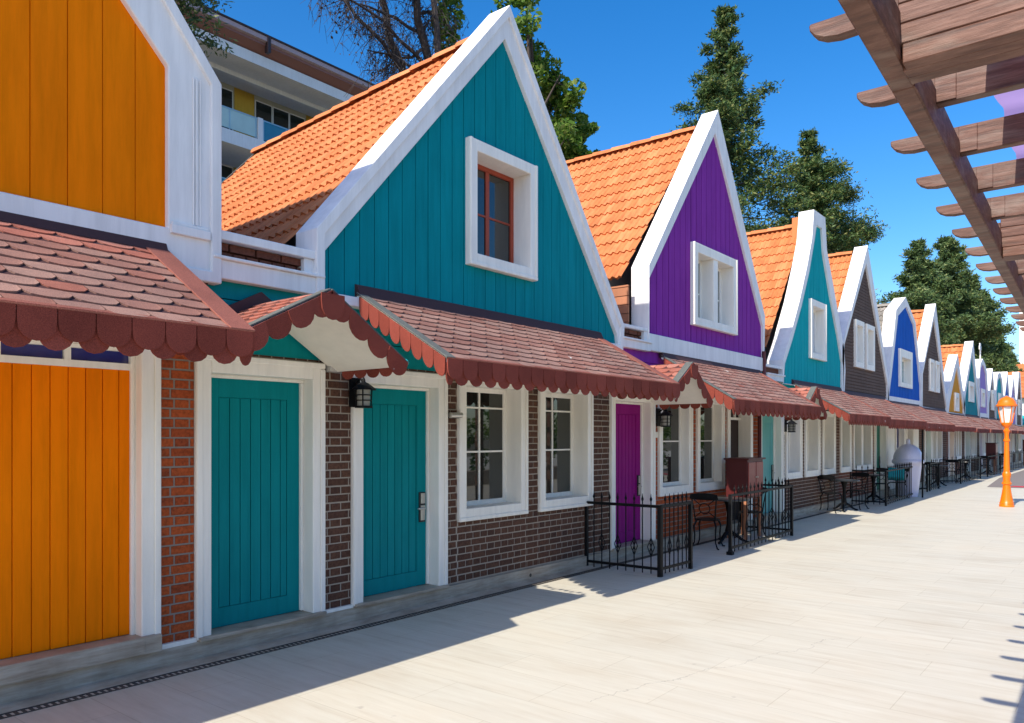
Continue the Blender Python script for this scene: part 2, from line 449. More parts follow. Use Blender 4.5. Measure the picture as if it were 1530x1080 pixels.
def around(poly, holes):
    out = []; rest = poly
    for a, b, c, d in sorted(holes):
        q = clip(rest, 0, a, False)
        if len(q) > 2: out.append(q)
        mid = clip(clip(rest, 0, a, True), 0, b, False)
        for q in (clip(mid, 1, c, False), clip(mid, 1, d, True)):
            if len(q) > 2: out.append(q)
        rest = clip(rest, 0, b, True)
    if len(rest) > 2: out.append(rest)
    return out
def gable(root, outer, inner, mat, pitch=.19, xf=.05, thick=.26, horiz=False, gap=.009, near=True, cap=True, trim=WHITE_BRIGHT, pstart=None, holes=()):
    holes = [(a + .03, b - .03, c + .03, d - .03) for a, b, c, d in holes]
    t = MB(); t.ring(outer, inner, xf, -thick, -.04)
    if cap and near:
        o2 = outer; i2 = scaled(outer, .06); o1 = scaled(outer, -.03)
        t.ring(o1, i2, xf + .028, -thick - .02, xf)
    t.f = [f for f in t.f if len(f) == 4]
    t.build('gable_trim', trim, root, bevel=.008 if near else 0)
    s = MB()
    for q in around(scaled(inner, -.004), holes): s.exX(q, -.06, -.022)
    ax = 1 if horiz else 0; st = min(p[ax] for p in inner) if pstart is None else pstart
    for q in around(inner, holes): planks(s, q, pitch, -.022, 0.0, gap, ax, start=st, jit=.002)
    return s.build('gable_boards', mat, root)
def roof(root, ridge, eL, eR, x0=-.31, x1=-5.2, mat=T_ORANGE, coarse=False, vergew=True, rows=.305, tilt=0):
    made = []
    if coarse: kw = dict(per=.2, course=.36, nsub=4, amp=.02)
    else: kw = dict(per=.12, course=rows, amp=.0145, lip=.03)
    m = MB(); rooftiles(m, x0, x1, eL, ridge, **kw)
    o = m.build('roof_tiles', mat, root, smooth=True, recalc=False, sharp=50); made.append(o)
    m = MB(); rooftiles(m, x0, x1, eR, ridge, **{**kw, 'course': .42})
    made.append(m.build('roof_tiles', mat, root, smooth=True, recalc=False, sharp=50))
    d = MB(); d.exX([(eL[0], eL[1] - .07), (ridge[0], ridge[1] - .07), (eR[0], eR[1] - .07), (eR[0], 2.4), (eL[0], 2.4)], x0 - .3, x1 + .05)
    made.append(d.build('house_body', MORTAR_D, root))
    c = MB(); n = max(2, int(abs(x1 - x0) / .4)); px = (x1 - x0) / n
    for i in range(n):
        a = x0 + px * i; b = a + px * 1.06; k = 7
        for r_, xx in ((.105, a), (.085, b)): pass
        ring_ = []
        for r_, xx in ((.098, a), (.12, b)):
            ring_.append([(xx, ridge[0] + r_ * math.cos(math.pi * q / k), ridge[1] + .005 + r_ * .9 * math.sin(math.pi * q / k) - .01) for q in range(k + 1)])
        c.add(ring_[0] + ring_[1], [(q, q + 1, k + 2 + q, k + 1 + q) for q in range(k)] + [tuple(range(k + 1, 2 * k + 2))])
    rc_ = c.build('ridge_cap', mat, o, smooth=True, recalc=False, sharp=50)
    made.append(rc_)
    if vergew:
        v = MB()
        for e in (eL, eR):
            v.exX([(e[0], e[1] - .05), (ridge[0], ridge[1] - .05), (ridge[0], ridge[1] + .06), (e[0], e[1] + .06)], x1 - .05, x1)
        made.append(v.build('verge_board', FELT_GREY, root))
    if tilt:
        for ob in made:
            for q in ob.data.vertices: q.co.z -= tilt * max(0, x0 - q.co.x)
    return o
def awning(root, y0, y1, zt=3.2, ze=2.48, xe=1.17, near=True, left_strip=FELT_GREY, right_strip=FELT_RED, w=.2, ends=(True, True), flash=True, fresh=0):
    x0 = .03; D = Vector((xe - x0, 0, ze - zt)); sl = D.length; D.normalize(); nrm = Vector((-D.z, 0, D.x))
    if nrm.z < 0: nrm = -nrm
    m = MB(); th = .035
    m.exV([(x0, y0, zt), (xe, y0, ze), (xe, y0, ze - th), (x0, y0, zt - th)], (0, y1 - y0, 0))
    a = m.build('awning', SOFFIT, root)
    m = MB(); q_ = nrm * .003; m.quad(Vector((x0, y0, zt)) + q_, Vector((xe, y0, ze)) + q_, Vector((xe, y1, ze)) + q_, Vector((x0, y1, zt)) + q_); m.build('underlay', FLASH, a)
    s = MB(); e = .09
    if near: shingles(s, Vector((x0, y0 + e, zt)), (0, 1, 0), D, y1 - y0 - e - .16, sl, nrm, w=.262 if fresh else .24, ex=.134 if fresh else .125, r0=fresh)
    else: shingles(s, Vector((x0, y0, zt)), (0, 1, 0), D, y1 - y0, sl, nrm, w=.3, ex=.18, n=4)
    s.build('shingles', SHINGLE, a, recalc=False)
    if fresh:
        s = MB(); shingles(s, Vector((x0, y0 + e, zt)), (0, 1, 0), D, y1 - y0 - e - .16, sl, nrm, w=.262, ex=.134, r1=fresh)
        tag(s.build('shingles', SHINGLE_R, a, recalc=False), 'newer brick red shingles in the top two rows')
    for (ya, yb, mt) in ((y0 - .012, y0 + .1, left_strip), (y1 - .17, y1 + .012, right_strip)):
        if not near: continue
        f = MB(); p = Vector((x0, 0, zt)) + nrm * .006; q = p + D * (sl + .012)
        f.exV([(p.x, ya, p.z), (q.x, ya, q.z), (q.x, yb, q.z), (p.x, yb, p.z)], nrm * .014); f.build('edge_felt', mt, a, bevel=.003)
    f = MB(); p = Vector((x0, 0, zt)) + D * (sl - .03) + nrm * .004; q = p + D * .045
    f.exV([(p.x, y0, p.z), (q.x, y0, q.z), (q.x, y1, q.z), (p.x, y1, p.z)], nrm * .010); f.build('eave_felt', FELT_RED, a)
    v = MB(); valance(v, (xe + .004, y0, ze + .01), (xe + .004, y1, ze + .01), .19 if near else .17, (1, 0, 0), w if near else .3, 2 if near else 1)
    v.build('scalloped_valance', VAL, a)
    v = MB()
    if ends[0]: valance(v, (x0 + .05, y0 - .004, zt - .03), (xe, y0 - .004, ze), .19, (0, -1, 0), .16 if near else .3, 1); v.build('rake_valance', VAL, a)
    v = MB()
    if ends[1]: valance(v, (x0 + .05, y1 + .004, zt - .03), (xe, y1 + .004, ze), .19, (0, 1, 0), .16 if near else .3, 1)
    if ends[1]: v.build('rake_valance', VAL, a)
    if flash:
        f = MB(); f.exV([(.0, y0, zt + .10), (.035, y0, zt + .085), (.085, y0, zt - .02), (.0, y0, zt - .02)], (0, y1 - y0, 0)); f.build('flashing', FLASH, a)
    return a
def porch(root, yc, half, zp, zs, xe=1.1, near=True, zs_r=None, string=False):
    """small gabled roof over the entrance, ridge running out from the wall"""
    zr = zs if zs_r is None else zs_r
    base = MB(); th = .03
    A = Vector((0, yc - half, zs)); P = Vector((0, yc, zp)); B = Vector((0, yc + half, zr))
    base.exX([(A.y, A.z), (P.y, P.z), (B.y, B.z), (B.y, B.z - th), (P.y, P.z - th - .01), (A.y, A.z - th)], .0, xe)
    a = base.build('porch_roof', SOFFIT, root)
    m = MB()
    for E_ in (A, B): m.quad((.01, P.y, P.z + .004), (xe - .01, P.y, P.z + .004), (xe - .01, E_.y, E_.z + .004), (.01, E_.y, E_.z + .004))
    m.build('underlay', FLASH, a)
    s = MB()
    for E_, sg in ((A, -1), (B, 1)):
        D = (E_ - P); sl = D.length; D.normalize(); nrm = Vector((0, -D.z * sg * 1, abs(D.y))) if False else Vector((0, D.z * -sg * -1, abs(D.y)))
        nrm = Vector((0, -D.z, D.y)); nrm = nrm if nrm.z > 0 else -nrm
        shingles(s, Vector((.02, P.y, P.z)), (1, 0, 0), D, xe - .1, sl, nrm, w=.19 if near else .3, ex=.118 if near else .2, n=6 if near else 4)
    s.build('shingles', SHINGLE_R, a, recalc=False)
    for E_ in (A, B):
        D = (E_ - P); sl = D.length; D.normalize(); nrm = Vector((0, -D.z, D.y)); nrm = nrm if nrm.z > 0 else -nrm
        f = MB(); p = P + nrm * .006; q = p + D * (sl + .015)
        f.exV([(xe - .1, p.y, p.z), (xe - .1, q.y, q.z), (xe + .012, q.y, q.z), (xe + .012, p.y, p.z)], nrm * .014); f.build('edge_felt', FELT_GREY, a, bevel=.003 if near else 0)
    v = MB()
    n = max(3, round((A - P).length / .205))
    for E_ in (A, B):
        dn = (E_ - P).normalized(); per = Vector((0, -dn.z, dn.y)); per = per if per.z < 0 else -per
        dr = (per * .75 + Vector((0, 0, -1)) * .25).normalized()
        for i in range(n):
            p0 = P.lerp(E_, (i + .0) / n); p1 = P.lerp(E_, (i + 1.04) / n)
            x_ = xe + .008 + .006 * (i % 2)
            scallop(v, Vector((x_, p0.y, p0.z)), Vector((x_, p1.y, p1.z)), .165, (1, 0, 0), drop=dr, straight=.28)
    scallop(v, Vector((xe + .022, P.y - .11, P.z - .03)), Vector((xe + .022, P.y + .11, P.z - .03)), .2, (1, 0, 0), straight=.3)
    v.build('scalloped_bargeboard', VAL, a)
    f = MB()
    for E_ in (A, B): f.exV([(.0, P.y, P.z + .10), (.0, E_.y, E_.z + .10), (.0, E_.y, E_.z), (.0, P.y, P.z)], (.03, 0, 0))
    f.build('flashing', FLASH, a)
    v = MB()
    valance(v, (.1, A.y - .004, A.z - .02), (xe, A.y - .004, A.z - .02), .085, (0, -1, 0), .17, 1, straight=.12); v.build('eave_valance', VAL, a)
    v = MB(); valance(v, (.1, B.y + .004, B.z - .02), (xe, B.y + .004, B.z - .02), .085, (0, 1, 0), .17, 1, straight=.12); v.build('eave_valance', VAL, a)
    return a
def lantern(root, y, z, x=0.0):
    m = MB(); m.box(x, x + .02, y - .06, y + .06, z - .02, z + .26)
    m.tube([(x + .02, y, z + .2), (x + .09, y, z + .25), (x + .14, y, z + .21)], .012, 6)
    c = (x + .14, y, z)
    m.lathe([(.085, -.03), (.085, -.012), (.07, -.01)], c, 10)
    m.lathe([(.125, .14), (.11, .155), (.05, .20), (.02, .215), (.015, .24), (.004, .27)], c, 10)
    for k in range(4):
        a = math.pi / 4 + k * math.pi / 2
        m.tube([(c[0] + .07 * math.cos(a), c[1] + .07 * math.sin(a), z - .01), (c[0] + .078 * math.cos(a), c[1] + .078 * math.sin(a), z + .145)], .007, 5)
    for zz in (.04, .09):
        m.tube([(c[0] + .077 * math.cos(t * math.pi / 6), c[1] + .077 * math.sin(t * math.pi / 6), z + zz) for t in range(13)], .005, 4)
    o = m.build('wall_lantern', IRON, root)
    g = MB(); g.lathe([(.06, -.01), (.066, .14)], c, 12); g.build('lantern_glass', LGLASS, o, smooth=True, sharp=40)
    return o
def wall(root, y0, y1, openings, brick, mortar, z1=3.02, near=True, bandcol=None, zband=2.5, lo=.17):
    """brick wall between y0 and y1, cut out round the openings (y0, y1, z0, z1)"""
    y = y0; groups = [[]]
    for (a, c, za, zb) in sorted(openings):
        if a > y + .005: groups[-1].append((y, a, lo, zband))
        if zb < zband - .02: groups[-1].append((a, c, zb, zband))
        if za > lo + .05: groups[-1].append((a, c, lo, za))
        else: groups.append([])                      # a doorway parts the wall in two
        y = c
    if y < y1 - .005: groups[-1].append((y, y1, lo, zband))
    for cells in groups:
        if not cells: continue
        b = MB(); m = MB()
        for (a, c, za, zb) in cells:
            m.box(-.28, -.036, a, c, za, zb)
            if brick: bricks(b, a + .004, c - .004, za, zb, -.036, XW)
        w = m.build('wall', mortar, root)
        if brick: b.build('brick_facing', brick, w, recalc=False)
def plinth(root, y0, y1):
    m = MB(); m.box(-.3, .0, y0, y1, -.02, .168)
    m.exV([(0, y0, -.02), (.10, y0, -.02), (.10, y0, .006), (.03, y0, .03), (0, y0, .036)], (0, y1 - y0, 0))
    return m.build('plinth', STONE, root)
def upperband(root, y0, y1, mat, z0=2.5, z1=3.3):
    m = MB(); planks(m, [(y0, z0), (y1, z0), (y1, z1), (y0, z1)], .22, -.1, -.03, .008, 1)
    m.build('upper_boards', mat, root)
def house(name, label, y):
    return thing(name, label, 'house', (0, y, 0), 'gabled row houses')

# ================================================================== HOUSES
# ---- 0 orange house (nearest)
h = house('row_house', 'orange boarded house with a mansard-like white gable frame, nearest and cut by the photo edge', .7)
plinth(h, -1.9, 3.19)
wall(h, -1.9, 3.19, [(-1.45, -.2, .85, 2.45), (.35, 2.90, .17, 2.62)], B_ORANGE, MORTAR_D)
window(h, -1.45, -.2, .85, 2.45)
door(h, .35, 2.90, P_ORANGE, ztop=2.62, zb=.3, fw=.145, leafs=2, transom=2.30, rec=.13, knob=False, pl=.118)
m = MB(); m.box(-.02, .05, .36, 2.76, .17, .27); m.build('step', STONE, h, bevel=.006)
m = MB(); m.box(-.04, .003, 2.9, 3.19, .165, .20); m.build('base_trim', WHITE, h)
upperband(h, -1.9, 3.19, P_ORANGE, 2.62, 3.3)
outer = [(-1.94, 3.06), (-1.94, 4.64), (-1.5, 5.15), (.75, 8.15), (2.93, 5.15), (3.335, 4.63), (3.335, 3.06)]
inner = [(-1.52, 3.40), (-1.52, 4.64), (-1.2, 5.01), (.75, 7.45), (2.6, 5.01), (2.935, 4.64), (2.935, 3.40)]
gable(h, outer, inner, P_ORANGE, .235, thick=.3, gap=.006)
for yy, q in ((3.135, 1), (-1.735, -1)):
    m = MB()
    for k, w_ in ((0, .012), (.026, .02), (.056, .012)):
        m.box(.05, .062, yy + q * k - w_ / 2, yy + q * k + w_ / 2, 3.46, 4.62)
    lo_, hi_ = sorted((yy - q * .19, yy + q * .13)); m.box(.05, .085, lo_, hi_, 3.36, 3.43); m.box(.05, .072, lo_ + .012, hi_ - .012, 3.432, 3.455)
    m.build('pilaster', WHITE_BRIGHT, h, bevel=.004)
m = MB(); bricks(m, 2.97, 3.28, 2.75, 3.06, -.05, .02); m.box(-.2, -.05, 2.95, 3.3, 2.62, 3.06); m.build('brick_pier', B_RED, h, recalc=False)
roof(h, (.75, 7.75), (-1.75, 4.35), (3.2, 4.3), -.325, -5.0)
awning(h, -1.9, 2.92, 3.22, 2.5, 1.21, right_strip=FELT_RED, ends=(False, True), fresh=2)

# ---- 1 teal house
h = house('row_house', 'teal house with two teal doors, a single red-framed gable window and two tall white windows', 6.9)
plinth(h, 3.19, 9.44)
wall(h, 3.19, 9.44, [(3.19, 4.44, .17, 2.47), (4.77, 6.07, .17, 2.47), (6.26, 7.5, .85, 2.5), (7.75, 8.97, .85, 2.5)], B_BROWN, MORTAR)
door(h, 3.19, 4.44, P_TEALDOOR, knob=False)
door(h, 4.77, 6.07, P_TEALDOOR)
m = MB(); m.box(-.04, .003, 4.44, 4.77, .165, .195); m.build('base_trim', WHITE, h)
window(h, 6.26, 7.5, .85, 2.5); window(h, 7.75, 8.97, .85, 2.5)
upperband(h, 3.19, 9.5, P_TEALDOOR, 2.5, 3.2)
outer = [(4.325, 3.06), (4.325, 3.67), (7.05, 6.845), (9.66, 3.39), (9.62, 3.06)]
inner = [(4.335, 3.07), (4.345, 3.43), (7.0, 6.48), (9.53, 3.25), (9.56, 3.08)]
gable(h, outer, inner, P_TEAL, .185, thick=.22, pstart=4.3, holes=[(6.36, 7.6, 3.72, 5.14)])
window(h, 6.36, 7.6, 3.72, 5.14, 2, (4.42,), rec=.2, fw=.13, proud=.07, sash=P_REDFRAME, name='gable_window')
roof(h, (7.02, 6.6), (4.2, 3.55), (9.62, 3.4), -.245, -5.08, tilt=.06)
# parapet link towards the orange house: cornice, brick band and cap
m = MB(); m.box(-.25, .05, 3.335, 4.325, 3.40, 3.475); m.box(-.2, .02, 3.335, 3.36, 3.26, 3.4); m.box(-.2, .02, 4.2, 4.325, 3.26, 3.4)
m.box(-.2, .06, 3.30, 4.36, 3.08, 3.235); m.box(-.2, .09, 3.29, 4.38, 3.235, 3.262)
m.build('cornice', WHITE_BRIGHT, h, bevel=.006)
m = MB(); bricks(m, 3.36, 4.2, 3.262, 3.40, -.08, -.03, zbase=3.255); m.box(-.2, -.08, 3.34, 4.2, 3.262, 3.4); m.build('brick_band', B_RED, h, recalc=False)
awning(h, 4.79, 9.12, 3.16, 2.475, 1.21)
porch(h, 3.76, .79, 2.93, 2.52, .96, zs_r=2.43)
lantern(h, 4.78, 2.10)
m = MB(); m.box(-.03, .05, 4.47, 4.56, 2.40, 2.49); m.lathe([(.018, 0), (.018, .01)], (.05, 4.515, 2.445), 8); m.build('junction_box', simple('grey_plastic', (.5, .48, .45), .5), h, bevel=.006)
m = MB(); m.box(-.03, .02, 6.09, 6.25, 2.0, 2.06); m.build('camera_mount', BLACKP, h, bevel=.01)
m2 = MB(); m2.tube([(.03, 6.08, 2.03), (.05, 6.24, 2.035)], .032, 10); m2.build('security_camera', STEEL, h, smooth=True, sharp=40)

m = MB(); m.tube([(-.005, 7.55, .085), (.0035, 7.55, .085)], .022, 10); m.build('drain_outlet', BLACKP, h)
# ---- 2 purple house
h = house('row_house', 'purple house with a pair of gable windows, a violet door and orange brick walls', 12.8)
plinth(h, 9.44, 15.05)
wall(h, 9.44, 15.05, [(9.44, 10.74, .17, 2.47), (10.88, 12.06, .85, 2.5), (12.24, 13.37, .85, 2.5), (13.52, 14.72, .17, 2.5)], B_ORANGE, MORTAR_D)
door(h, 9.44, 10.74, P_MAGENTA)
window(h, 10.88, 12.06, .85, 2.5, 1, (1.72,), rec=.15); window(h, 12.24, 13.37, .85, 2.5, 1, (1.72,), rec=.15)
m = MB(); m.box(-.28, 0, 13.52, 13.64, .17, 2.5); m.box(-.28, 0, 14.6, 14.72, .17, 2.5); m.box(-.28, 0, 13.64, 14.6, 2.42, 2.5); m.box(-.26, -.2, 13.64, 14.6, 2.12, 2.17)
for k in range(1, 4): m.box(-.26, -.21, 13.64 + .24 * k - .02, 13.64 + .24 * k + .02, 2.17, 2.42)
e = m.build('entry_frame', WHITE, h, bevel=.005)
m = MB(); m.box(-.3, -.25, 13.6, 14.64, .17, 2.45); m.build('entry_shade_panel', ENTRY_SHADE, h)  # dark panel closes the doorway, its colour stands for the shade of the room
upperband(h, 9.5, 15.1, P_PURPLE, 2.5, 3.2)
outer = [(10.46, 3.12), (10.46, 4.42), (12.97, 7.62), (15.22, 4.22), (15.17, 3.10)]
inner = [(10.475, 3.38), (10.475, 4.22), (12.86, 7.17), (15.12, 4.0), (15.14, 3.37)]
gable(h, outer, inner, P_PURPLE, .2, thick=.26, gap=.016, cap=False, pstart=10.4, holes=[(11.97, 13.78, 3.68, 5.08)])
window(h, 11.97, 13.78, 3.68, 5.08, 1, (4.32,), rec=.18, fw=.16, proud=.07, name='gable_window', double=True, near=True, glass=glassmat('curtained_glass', (.10, .115, .11), .05))
roof(h, (12.9, 7.32), (10.3, 4.28), (15.2, 4.2), -.315, -4.2)
m = MB(); planks(m, [(-3.6, 3.42), (-.2, 3.42), (-.2, 4.12), (-3.6, 4.12)], .135, 0, .03, .012, 1)
m.v = [(p[1], 10.29 - p[0], p[2]) for p in m.v]
m.build('side_boards', P_WOODBOARD, h)
m = MB(); m.box(-.25, .03, 9.66, 10.46, 3.40, 3.45); m.box(-.2, .06, 9.64, 10.5, 3.10, 3.22); m.box(-.2, .085, 9.63, 10.52, 3.22, 3.25); m.box(-.2, .02, 10.36, 10.46, 3.25, 3.4)
m.build('cornice', WHITE_BRIGHT, h, bevel=.006)
m = MB(); bricks(m, 9.68, 10.36, 3.25, 3.40, -.08, -.03, zbase=3.25); m.box(-.2, -.08, 9.68, 10.36, 3.25, 3.4); m.build('brick_band', B_RED, h, recalc=False)
awning(h, 10.88, 14.95, 3.06, 2.35, 1.21)
porch(h, 10.06, .62, 2.84, 2.43, .96, zs_r=2.32)
lantern(h, 10.83, 1.98)
m = MB(); m.box(-.03, -.015, 10.765, 10.865, 1.78, 1.87); m.build('number_plate', SOFFIT, h)
m = MB(); m.tube([(.06, 15.13, 3.5), (.06, 15.13, 2.9), (.06, 14.9, 2.75), (.06, 14.9, .1)], .04, 8); m.build('downpipe', P_DARKRED, h, smooth=True, sharp=50)

# ---- 3 aqua bell-gabled house
h = house('row_house', 'aqua house with a white flared neck gable flat on top and a small chimney', 18.5)
plinth(h, 15.05, 20.5)
wall(h, 15.05, 20.5, [(15.07, 16.42, .17, 2.42), (16.56, 17.6, .87, 2.4), (17.82, 18.88, .87, 2.4), (19.08, 20.1, .87, 2.4)], B_BROWN, MORTAR, zband=2.45)
door(h, 15.07, 16.42, P_SEA, ztop=2.42)
for a, b in ((16.56, 17.6), (17.82, 18.88), (19.08, 20.1)): window(h, a, b, .87, 2.42, 1, (1.8,))
upperband(h, 15.05, 20.6, P_AQUA, 2.45, 3.1)
outer = [(16.24, 2.92), (16.24, 3.42), (16.66, 3.95), (17.27, 4.8), (17.8, 5.7), (18.12, 6.35), (18.27, 7.06), (19.11, 7.06), (19.24, 6.3), (19.86, 5.36), (20.66, 4.06), (20.78, 3.5), (20.7, 2.92)]
inner = [(16.27, 2.93), (16.36, 3.35), (16.79, 3.86), (17.41, 4.7), (17.95, 5.58), (18.29, 6.31), (18.47, 6.74), (18.86, 6.74), (18.98, 6.2), (19.5, 5.28), (20.14, 4.33), (20.55, 3.6), (20.6, 2.94)]
gable(h, outer, inner, P_AQUA, .21, thick=.3, gap=.013, cap=False, holes=[(18.03, 19.16, 3.6, 4.97)])
window(h, 18.03, 19.16, 3.6, 4.97, 1, (), rec=.14, fw=.15, proud=.06, name='gable_window', glass=glassmat('pale_blind', (.50, .52, .55), .2))
roof(h, (18.7, 6.82), (16.3, 3.75), (20.8, 3.75), -.315, -4.5)
m = MB(); m.box(-.52, -.31, 18.45, 18.85, 6.2, 7.0); m.build('chimney', T_ORANGE, h)
m = MB(); m.box(-.25, .03, 15.3, 16.26, 3.22, 3.27); m.box(-.2, .06, 15.3, 16.26, 2.95, 3.06); m.box(-.2, .085, 15.28, 16.28, 3.06, 3.09); m.build('cornice', WHITE_BRIGHT, h)
m = MB(); m.box(-.2, -.05, 15.3, 16.26, 3.09, 3.22); m.build('brick_band', B_RED, h)
awning(h, 16.9, 20.4, 2.95, 2.27, 1.19)
porch(h, 15.55, .6, 2.77, 2.35, .95, zs_r=2.24)
lantern(h, 16.5, 1.92)
m = MB(); m.box(-.03, -.012, 16.43, 16.55, 1.84, 1.96); m.build('number_plate', WHITE, h)

# ---- 4 brown shingled house
h = house('row_house', 'brown clad house with two narrow white gable windows beside the aqua house', 23)
plinth(h, 20.5, 23.9)
wall(h, 20.5, 23.9, [(20.55, 21.5, .87, 2.35), (21.7, 23.6, .87, 2.35)], B_RED, MORTAR, zband=2.4)
window(h, 20.55, 21.5, .87, 2.37, 1, (), sash=P_GREEN); window(h, 21.7, 23.6, .87, 2.37, 1, (), double=True, sash=P_GREEN)
upperband(h, 20.5, 25.3, P_BROWN, 2.4, 3.05)
outer = [(20.5, 2.9), (20.5, 4.1), (22.9, 7.12), (25.32, 3.4), (25.3, 2.9)]
inner = [(20.62, 2.95), (20.68, 4.15), (22.75, 6.6), (25.14, 3.35), (25.16, 2.93)]
gable(h, outer, inner, P_BROWN, .085, thick=.3, horiz=True, gap=.012, cap=False, near=False, holes=[(21.7, 22.52, 3.66, 4.93), (22.77, 23.64, 3.66, 4.93)])
for a, b in ((21.7, 22.52), (22.77, 23.64)): window(h, a, b, 3.66, 4.93, 1, (), rec=.1, fw=.13, proud=.06, name='gable_window', glass=glassmat('grey_blind', (.42, .47, .52), .2), near=False)
roof(h, (22.8, 6.92), (20.6, 4.0), (25.2, 3.7), -.315, -4.5)
awning(h, 20.45, 24.8, 2.9, 2.22, 1.15)

# ---- 5 blue mansard house
h = house('row_house', 'blue boarded house with a bell-shaped gable under grey tiles', 27.5)
plinth(h, 23.9, 29.9)
wall(h, 23.9, 29.9, [(23.93, 25.3, .17, 2.35), (26.4, 27.7, .17, 2.35), (27.9, 29.0, .85, 2.3)], None, WHITE, zband=2.4)
door(h, 23.93, 25.3, P_GREEN, ztop=2.35); door(h, 26.4, 27.7, P_NAVY, ztop=2.35)
window(h, 27.9, 29.0, .85, 2.32, 1, (), sash=P_AMBER)
upperband(h, 23.9, 29.9, P_BLUE, 2.4, 3.05)
outer = [(25.15, 2.85), (25.33, 3.5), (26.2, 5.74), (27.5, 6.33), (28.97, 5.68), (29.97, 3.3), (30.02, 2.85)]
inner = [(25.32, 3.03), (25.64, 3.7), (26.47, 5.6), (27.62, 6.05), (28.75, 5.55), (29.77, 3.6), (29.8, 3.03)]
gable(h, outer, inner, P_BLUE, .22, thick=.3, gap=.015, cap=False, near=False, holes=[(26.7, 28.47, 3.39, 4.6)])
window(h, 26.7, 28.47, 3.39, 4.6, 1, (), rec=.14, fw=.26, proud=.06, name='gable_window', glass=glassmat('green_pane', (.10, .22, .22), .05), near=False)
roof(h, (27.55, 6.1), (25.7, 4.6), (29.4, 4.6), -.315, -4.5, mat=T_GREY)
awning(h, 24.9, 29.5, 2.84, 2.18, 1.12)
m = MB(); m.tube([(.98, 25.2, 0), (.98, 25.2, 2.2)], .025, 6); m.build('awning_post', IRON, h)

# ---- 6 brown tall gable
h = house('row_house', 'dark brown clad house with paired white gable windows right after the blue house', 32.2)
plinth(h, 29.9, 34.9)
wall(h, 29.9, 34.9, [(30.75, 31.95, .17, 2.3), (32.05, 34.0, .82, 2.25)], B_BROWN, MORTAR_D, zband=2.35)
door(h, 30.75, 31.95, P_SEA, ztop=2.3, near=False); window(h, 32.05, 34.0, .82, 2.28, 1, (), double=True, near=False)
upperband(h, 29.9, 34.9, P_BROWN, 2.35, 3.0)
outer = [(29.95, 2.8), (29.95, 4.0), (32.4, 6.78), (34.72, 3.0), (34.7, 2.8)]
inner = [(30.1, 2.85), (30.12, 4.0), (32.1, 6.22), (34.56, 2.95), (34.57, 2.82)]
gable(h, outer, inner, P_BROWN, .1, thick=.3, horiz=True, gap=.012, cap=False, near=False, holes=[(31.38, 32.1, 3.46, 4.64), (32.42, 33.16, 3.46, 4.64)])
for a, b in ((31.38, 32.1), (32.42, 33.16)): window(h, a, b, 3.46, 4.64, 1, (), rec=.1, fw=.13, proud=.06, name='gable_window', glass=glassmat('grey_blind', (.42, .47, .52), .2), near=False)
roof(h, (32.3, 6.5), (30.1, 3.8), (34.6, 3.6), -.315, -4.5, coarse=True)
awning(h, 29.6, 34.3, 2.78, 2.13, 1.08, near=False)

def far_house(label, y0, y1, wallc, doorc, outer, inner, mat, win, ridge, eL, eR, horiz=False, brick=B_BROWN, ze=2.1, roofm=T_ORANGE, zt=2.7):
    h = house('row_house', label, (y0 + y1) / 2)
    plinth(h, y0, y1)
    w = y1 - y0; d0 = y0 + .12 * w; d1 = d0 + min(1.5, .34 * w); wa = d1 + .08 * w; wb = y1 - .1 * w
    wall(h, y0, y1, [(d0, d1, .17, 2.3), (wa, wb, .82, 2.25)], brick, wallc, zband=2.35)
    door(h, d0, d1, doorc, ztop=2.3, near=False, knob=False); window(h, wa, wb, .82, 2.28, 1, (), double=True, near=False)
    upperband(h, y0, y1, mat, 2.35, 2.95)
    gable(h, outer, inner, mat, .14 if horiz else .25, thick=.3, horiz=horiz, gap=.012, cap=False, near=False, holes=[win] if win else [])
    if win: window(h, *win, 1, (), rec=.1, fw=.2, proud=.06, name='gable_window', glass=glassmat('grey_blind', (.34, .40, .46), .2), near=False)
    roof(h, ridge, eL, eR, -.315, -4, coarse=True, mat=roofm)
    awning(h, y0 + .3, y1 - .1, zt, ze, 1.0, near=False)
    return h
h7 = far_house('small orange house with a low pointed gable and one slim window', 34.9, 38.7, MORTAR_D, P_AMBER,
    [(34.75, 2.75), (34.75, 3.5), (37.05, 5.27), (38.95, 3.1), (38.9, 2.75)], [(35.0, 2.78), (35.25, 3.2), (36.85, 4.75), (38.6, 2.9), (38.72, 2.77)], P_AMBER, (36.47, 37.38, 2.86, 3.63), (36.9, 5.0), (34.9, 3.4), (38.8, 3.2), brick=B_RED)
h8 = far_house('teal house with a tall pointed gable next to the small orange one', 38.7, 43.0, MORTAR_D, P_TEAL,
    [(38.5, 2.7), (38.5, 3.6), (41.1, 6.22), (43.08, 3.0), (43.05, 2.7)], [(38.75, 2.72), (38.9, 3.5), (40.9, 5.65), (42.75, 2.9), (42.8, 2.72)], P_TEAL, (40.03, 41.38, 3.38, 4.3), (40.9, 6.0), (38.7, 3.4), (42.9, 3.2))
h9 = far_house('lavender house with a rounded gable carrying a weather vane', 43.0, 45.9, MORTAR_D, P_LAV,
    [(42.9, 2.65), (42.9, 4.6), (43.2, 5.3), (44.0, 5.62), (44.7, 5.45), (45.35, 5.1), (45.9, 3.8), (45.9, 2.65)], [(43.1, 2.95), (43.1, 4.6), (43.35, 5.1), (43.95, 5.35), (44.5, 5.2), (45.05, 4.9), (45.6, 3.8), (45.65, 2.95)], P_LAV, (43.66, 44.8, 3.25, 4.14), (44.2, 5.35), (43.0, 4.6), (45.7, 4.2))
